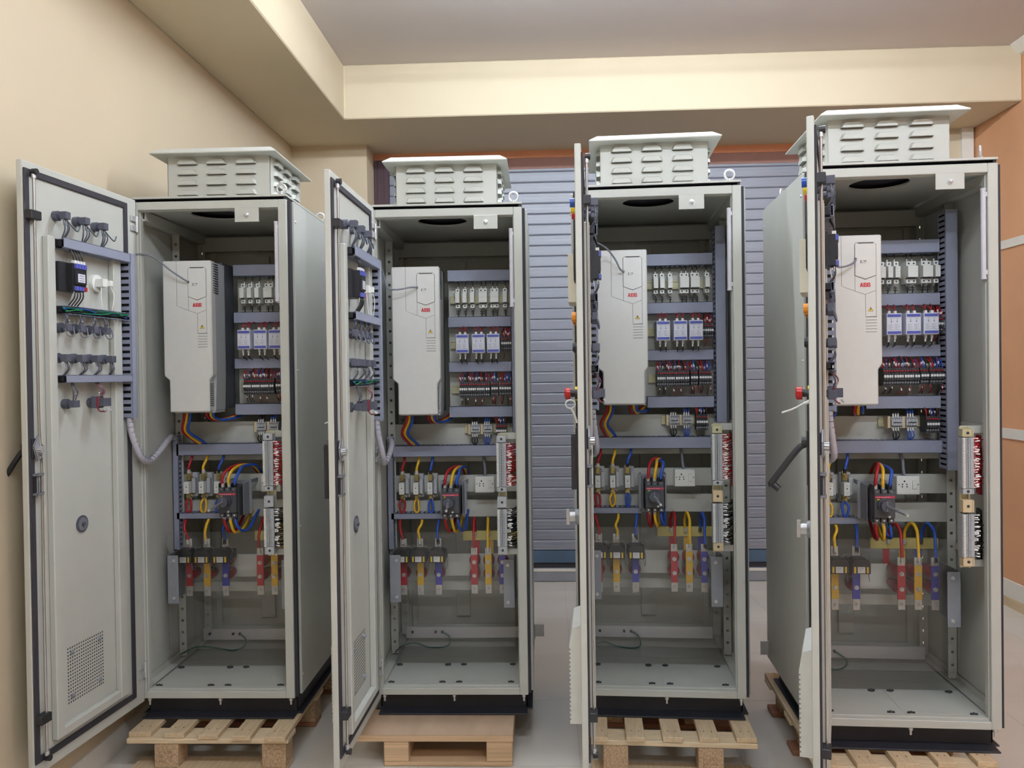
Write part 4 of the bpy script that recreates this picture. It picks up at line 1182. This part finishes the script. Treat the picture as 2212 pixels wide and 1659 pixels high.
BUS = [(-.236, 'red'), (-.164, 'yellow'), (-.086, 'blue'), (.069, 'red'), (.129, 'yellow'), (.189, 'blue')]
def build_busbars(ci):
    dxs = (.006, 0, -.002, .010)[ci]
    for i, (x, col) in enumerate(BUS):
        left = i < 3
        yb = .298 if left else .276
        z0, z1, zs0, zs1 = (.312, .553, .354, .518) if left else (.322, .517, .360, .487)
        base = (x, yb, z0)
        t = thing(ci, 'busbar', '%s sleeved busbar in %s trio at the bottom of the %s' % (col, 'left' if left else 'right', CN[ci]), 'busbar', 'sleeved busbars', (x + dxs * (1 if i != 0 else .3), yb, z0))
        p = lambda name, key, mats, fn, bevel=0.0, par=t: P(par, name, 'bb%d_' % i + key, base, mats, fn, bevel)
        w = .013
        p('bar', 'bar', ['tinned'], lambda mb: mb.box(x - w, x + w, yb, yb + .006, z0, z1), .0008)
        p('sleeve', 'sl', ['sleeve_' + col], lambda mb: mb.box(x - w - .0008, x + w + .0008, yb - .0008, yb + .0068, zs0, zs1), .0008)
        zi = (.398,) if left else (.456, .399)
        zins = (.456, .399)
        for zz in zins:
            p('insulator', 'in%d' % (zz * 1000), ['insulator_red'], lambda mb: (mb.cyl((x, yb + .0068, zz), (x, yb + .030, zz), .016, 16, 0, .024), mb.cyl((x, yb + .030, zz), (x, yb + .055, zz), .024, 16), mb.cyl((x, yb + .055, zz), (x, .380, zz), .024, 16, 0, .017)))
        def f(mb):
            for zz in [z0 + .020, z1 - .018] + list(zi):
                mb.cyl((x, yb - .0008, zz), (x, yb - .004, zz), .0085, 12, 0); mb.cyl((x, yb - .004, zz), (x, yb - .009, zz), .0062, 6, 0); mb.cyl((x, yb - .009, zz), (x, yb - .013, zz), .0035, 8, 0)
        p('bolt', 'bolt', ['zinc'], f)['kind'] = 'stuff'
        if not left: continue
        cb = (x, .27, .462)
        ct = thing(ci, 'current_transformer', 'black current transformer around the %s busbar in the %s' % (col, CN[ci]), 'transformer', 'current transformers', (x + dxs * (1 if i else .3), .27, .462))
        q = lambda name, key, mats, fn, bevel=0.0: P(ct, name, 'ct%d_' % i + key, cb, mats, fn, bevel)
        q('body', 'b', ['black_plastic'], lambda mb: (mb.prism([(x - .034, .462), (x - .034, .500), (x - .026, .514), (x - .018, .518), (x + .018, .518), (x + .026, .514), (x + .034, .500), (x + .034, .462)], .240, .2965, 'y'), mb.box(x - .036, x + .036, .308, .335, .468, .505)), .002)
        q('rating_label', 'l', ['ferrule', 'line_grey'], lambda mb: (mb.box(x - .0135, x + .0135, .2392, .2402, .466, .489, 0), mb.box(x - .010, x + .008, .2388, .2392, .483, .4845, 1), mb.box(x - .010, x + .004, .2388, .2392, .477, .478, 1)))
        q('yellow_mark', 'y', ['warn_yellow', 'dark_line'], lambda mb: (mb.box(x - .026, x - .019, .2392, .2402, .466, .489, 0), mb.box(x + .019, x + .026, .2392, .2402, .466, .489, 0), mb.box(x - .030, x - .027, .2392, .2402, .466, .489, 1), mb.box(x + .027, x + .030, .2392, .2402, .466, .489, 1)))
        q('lead', 'w', ['wire_grey'], lambda mb: (mb.tube([(x + .030, .26, .462), (x + .032, .255, .445), (x + .036, .262, .430), (x + .040, .28, .445), (x + .041, .30, .475)], .0014, 5, res=4), mb.tube([(x + .010, .262, .518), (x + .020, .258, .530), (x + .036, .262, .528), (x + .042, .28, .50)], .0014, 5, res=4)))

# ------------------------------------------------------------------ cables
def jit(pts, rnd, a):
    out = [pts[0]]
    for q in pts[1:-1]:
        out.append(tuple(v + rnd.uniform(-a, a) for v in q))
    out.append(pts[-1])
    return out

def cable(ci, col, label, pts, r=.0045, group=None, lugs=(), sleeve=None, n=8, jitter=.003, name=None):
    rnd = random.Random(sum((i + 1) * ord(ch) for i, ch in enumerate(label)) + ci * 91)
    pts = jit(pts, rnd, jitter)
    base = min(pts, key=lambda q: q[2])
    t = thing(ci, name or 'cable', label, 'cable', group, base)
    mb = MB(base); mb.tube(pts, r, n, 0, res=6)
    obj('insulation', mb.mesh('insulation', ['wire_' + col]), t)
    for k in lugs:
        a = Vector(pts[k]); b = Vector(pts[k + 1 if k == 0 else k - 1])
        d = (b - a).normalized()
        mb = MB(base); mb.cyl(a - d * .004, a + d * .016, r * 1.2, 8, 0)
        obj('lug', mb.mesh('lug', ['tinned' if sleeve is None else sleeve]), t)
    return t

def build_cables(ci):
    c = CN[ci]
    cols = ('red', 'yellow', 'blue')
    d = (.006, 0, .002, .011)[ci]
    G = 'power cables in the ' + c
    blk = 'black_plastic'
    for i, col in enumerate(cols):
        x = HRX[i] + .0105 + HRXC[ci][i]
        x2 = x + (.010, .012, .016)[i] * (1 if ci != 1 else .6)
        cable(ci, col, '%s cable dropping from grey duct to cartridge fuse in %s' % (col, c), [(x, .326, .826), (x + .002, .322, .852), (x2, .332, .880), (x2 + .002, .345, .915)], .0058, G, (0,), blk if i == 2 else None)
        # loop below the fuse
        cable(ci, col, 'looped %s cable hanging below cartridge fuse in %s' % (col, c), [(x, .326, .722), (x - .010, .318, .700), (x - .009, .316, .672), (x, .318, .660), (x + .009, .320, .672), (x + .010, .322, .700), (x + .004, .330, .715)], .0045, G, (), None)
        xb = BUS[i][0] + d * (1 if i else .3)
        off = (-.016, .006, .004)[i]
        cable(ci, col, '%s cable from small duct down to %s busbar in %s' % (col, col, c), [(xb + off, .33, .640), (xb + off * .9, .300, .618), (xb + off * .2 - .004, .288, .590), (xb, .290, .565), (xb, .291, .536)], .0058, G, (4,), blk if i == 2 else None)
        # breaker tails
        xm = (-.041, -.016, .009)[i]
        cable(ci, col, '%s cable arching over top of circuit breaker in %s' % (col, c), [(xm, .190, .785), (xm + .001, .185, .815), (xm + .010, .205, .850), (xm * .4 + .012, .27, .866 - .004 * i), (xm * .3 + .030, .36, .850), (xm * .3 + .035, .44, .800)], .0062, G, (0,), blk if i == 2 else None)
        cable(ci, col, '%s cable hooking under circuit breaker in %s' % (col, c), [(xm, .195, .666), (xm + .002, .192, .640), (xm + .012, .215, .598 + .008 * (i == 2)), (xm + .022, .28, .600), (xm + .028, .35, .650), (xm + .030, .43, .68)], .0058, G, (0,), blk if i == 2 else None)
        # loops onto the right busbar trio
        xr = BUS[3 + i][0] + d
        cable(ci, col, 'arched %s cable feeding right %s busbar in %s' % (col, col, c), [(xr - .004, .394, .548), (xr - .006, .385, .590), (xr - .004, .36, .622), (xr - .001, .325, .634), (xr + .001, .292, .612), (xr, .274, .570), (xr, .270, .502)], .0058, G, (0, 6), blk if i == 2 else None)
        # drive tails
        cable(ci, col, '%s cable from drive left outlet to wide duct in %s' % (col, c), [(-.196 + i * .012, .20, 1.100), (-.200 + i * .012, .20, 1.060), (-.222 + i * .013, .235, 1.010), (-.205 + i * .016, .30, .965), (-.190 + i * .018, .34, .935)], .0056, G)
        cable(ci, col, '%s cable looping under right side of drive in %s' % (col, c), [(-.104 + i * .012, .20, 1.100), (-.104 + i * .013, .21, 1.068), (-.088 + i * .014, .26, 1.050 + .003 * i), (-.060 + i * .014, .35, 1.062), (-.04 + i * .014, .42, 1.08)], .0056, G)
    # drive keypad lead
    if ci == 0: pts = [(-.130, .100, 1.606), (-.150, .080, 1.622), (-.19, .070, 1.652), (-.232, .06, 1.690), (-.262, .04, 1.706), (-.285, -.02, 1.70)]
    elif ci == 1: pts = [(-.130, .100, 1.606), (-.155, .075, 1.603), (-.205, .060, 1.594), (-.240, .05, 1.600), (-.250, .04, 1.640), (-.262, .01, 1.680), (-.285, -.04, 1.690)]
    elif ci == 2: pts = [(-.130, .100, 1.606), (-.145, .075, 1.612), (-.165, .060, 1.650), (-.200, .04, 1.690), (-.250, -.02, 1.705), (-.285, -.10, 1.690)]
    else: pts = [(-.130, .100, 1.606), (-.145, .075, 1.590), (-.180, .060, 1.575), (-.22, .04, 1.575), (-.26, -.02, 1.60), (-.285, -.08, 1.63)]
    cable(ci, 'grey', 'thin grey keypad lead plugged into the drive of %s' % c, pts, .0034, 'keypad leads', jitter=0, name='keypad_lead')
    cable(ci, 'grey', 'grey supply cable entering top of power socket in %s' % c, [(.116, .34, .815), (.115, .342, .84), (.112, .350, .87), (.106, .36, .91)], .0058, 'socket supply cables', name='supply_cable')
    cable(ci, 'teal', 'green earth wire lying on the floor of %s' % c, [(-.278, .30, .066), (-.262, .40, .060), (-.22, .45, .050), (-.16, .45, .036), (-.10, .44, .036), (-.065, .455, .045), (-.07, .48, .07), (-.098, .494, .088)], .0032, 'earth wires', jitter=.004, name='earth_wire')
    # door loom in spiral wrap
    x, y, yaw, z, da = CABS[ci]
    def dp(s, o_, zz):
        return (-HW - .002 + math.cos(da) * s + math.sin(da) * o_, -.002 - math.sin(da) * s + math.cos(da) * o_, zz)
    pts = [dp(.101, .043, 1.095), dp(.100, .046, 1.04), dp(.085, .052, .985), dp(.05, .055, .93), (-.256, .012, .910), (-.248, .06, .930), (-.252, .16, .975), (-.285, .27, .985), (-.290, .325, .965)]
    base = min(pts, key=lambda q: q[2])
    t = thing(ci, 'door_loom', 'spiral-wrapped wire loom between door and frame of the ' + c, 'cable', 'door wire looms', base)
    mb = MB(base); mb.tube(pts, .0112, 10, 0, res=8)
    obj('loom', mb.mesh('loom', ['conduit']), t)
    # wrap turns
    P_ = [Vector(q) for q in pts]
    wr = MB(base)
    for i in range(len(P_) - 1):
        for k in range(3):
            a = P_[i].lerp(P_[i + 1], (k + .5) / 3)
            dv = (P_[i + 1] - P_[i]).normalized()
            wr.cyl(a - dv * .0012, a + dv * .0012, .0121, 10, 0)
    obj('spiral_wrap', wr.mesh('spiral_wrap', ['wire_grey' if ci < 2 else 'dark_plastic']), t)['kind'] = 'stuff'

# ------------------------------------------------------------------ pallets
def build_pallet(ci):
    x, y, yaw, z0, da = CABS[ci]
    H = z0 + PZ                       # pallet height above the floor
    c = CN[ci]
    lab = ['slatted pine pallet on chipboard blocks under the leftmost cabinet', 'solid plywood pallet with laminated runners under the second cabinet from left',
           'slatted pine pallet with stamped chipboard blocks under the third cabinet', 'slatted pine pallet in the corner under the rightmost cabinet'][ci]
    t = obj('pallet', None, None, cab_point(ci, (0, 0, -z0)), yaw)
    tag(t, lab, 'pallet', 'wooden pallets')
    def S(name, mats, fn, bevel=.0025):
        mb = MB(); fn(mb); return obj(name, mb.mesh(name, mats, bevel), t)
    if ci == 1:
        S('deck', ['plywood_top', 'plywood_edge'], lambda mb: (mb.box(-.340, .240, -.172, .66, H - .004, H - .001, 0), mb.box(-.340, .240, -.172, .66, H - .026, H - .004, 1)), .0)
        for a, b in ((-.240, -.148), (.142, .238)):
            S('runner', ['plywood_edge'], lambda mb: mb.box(a, b, -.168, .64, .016, H - .026))
        S('bottom_board', ['plywood_edge'], lambda mb: mb.box(-.240, .238, -.170, -.06, 0.0005, .016))
        S('bottom_board', ['plywood_edge'], lambda mb: mb.box(-.240, .238, .50, .62, 0.0005, .016))
        S('cross_board', ['plywood_top'], lambda mb: mb.box(-.15, .145, .05, .07, .016, H - .026))
        return
    boards = {0: ((-.290, -.207), (-.154, -.078), (-.023, .052), (.107, .176), (.232, .307)),
              2: ((-.284, -.218), (-.154, -.088), (-.025, .044), (.104, .173), (.233, .304)),
              3: ((-.332, -.270), (-.206, -.136), (-.078, -.006), (.060, .118), (.191, .255))}[ci]
    yf = {0: -.132, 2: -.156, 3: -.088}[ci]
    skew = {0: .010, 2: -.006, 3: -.014}[ci]
    xa, xb = boards[0][0] - .002, boards[-1][1] + .002
    for i, (a, b) in enumerate(boards):
        def f(mb, a=a, b=b, i=i):
            dy = skew * (2 - i)
            mb.box(a, b, yf + dy, .70, H - .019, H - .001)
            for q in (.3, .7):
                mb.cyl((a + (b - a) * q, yf + dy + .05, H - .001), (a + (b - a) * q, yf + dy + .05, H - .0004), .003, 6, 1)
        S('deck_board', ['wood_light', 'dark_line'], f)
    for yy in (yf + .006, .26, .60):
        S('cross_board', ['wood_cross'], lambda mb: mb.box(xa, xb, yy, yy + .095, H - .038, H - .0195))
    bl = {0: (-.190, .055, .205), 2: (-.225, -.05, .098), 3: (-.275, -.04, .16)}[ci]
    bl = {0: (-.190, .210), 2: (-.235, .100), 3: (-.29, -.07, .165)}[ci]
    for yy in (yf + .010, .265, .605):
        for a in bl:
            bk = S('block', ['chipboard'], lambda mb: mb.box(a, a + .088, yy, yy + .085, .019, H - .0385), .002)
            if yy < 0 and ((ci == 0 and a < 0) or (ci == 2 and a > 0)):
                st = MB()
                for q in range(3):
                    for w_ in range(5):
                        if (q * 5 + w_) % 4 != 3:
                            st.box(a + .016 + w_ * .011, a + .023 + w_ * .011, yy - .0004, yy + .001, .040 + q * .016, .043 + q * .016); st.box(a + .016 + w_ * .011, a + .0175 + w_ * .011, yy - .0004, yy + .001, .040 + q * .016, .050 + q * .016)
                obj('stamp', st.mesh('stamp', ['wood_brown']), bk)['kind'] = 'stuff'
    for yy in (yf + .004, .262, .60):
        S('bottom_board', ['wood_light' if yy < .1 else 'wood_brown'], lambda mb: mb.box(xa + .01, xb - .01, yy, yy + .095, 0.0005, .0185))

# ------------------------------------------------------------------ assemble
for ci in range(4):
    root = build_cabinet(ci)
    build_din(ci, root)
    build_drive(ci)
    build_fuses(ci)
    build_relays(ci)
    build_terminals(ci)
    build_side_terminals(ci)
    build_breaker(ci)
    build_hrc(ci)
    build_socket(ci)
    build_busbars(ci)
    build_cables(ci)
    build_pallet(ci)
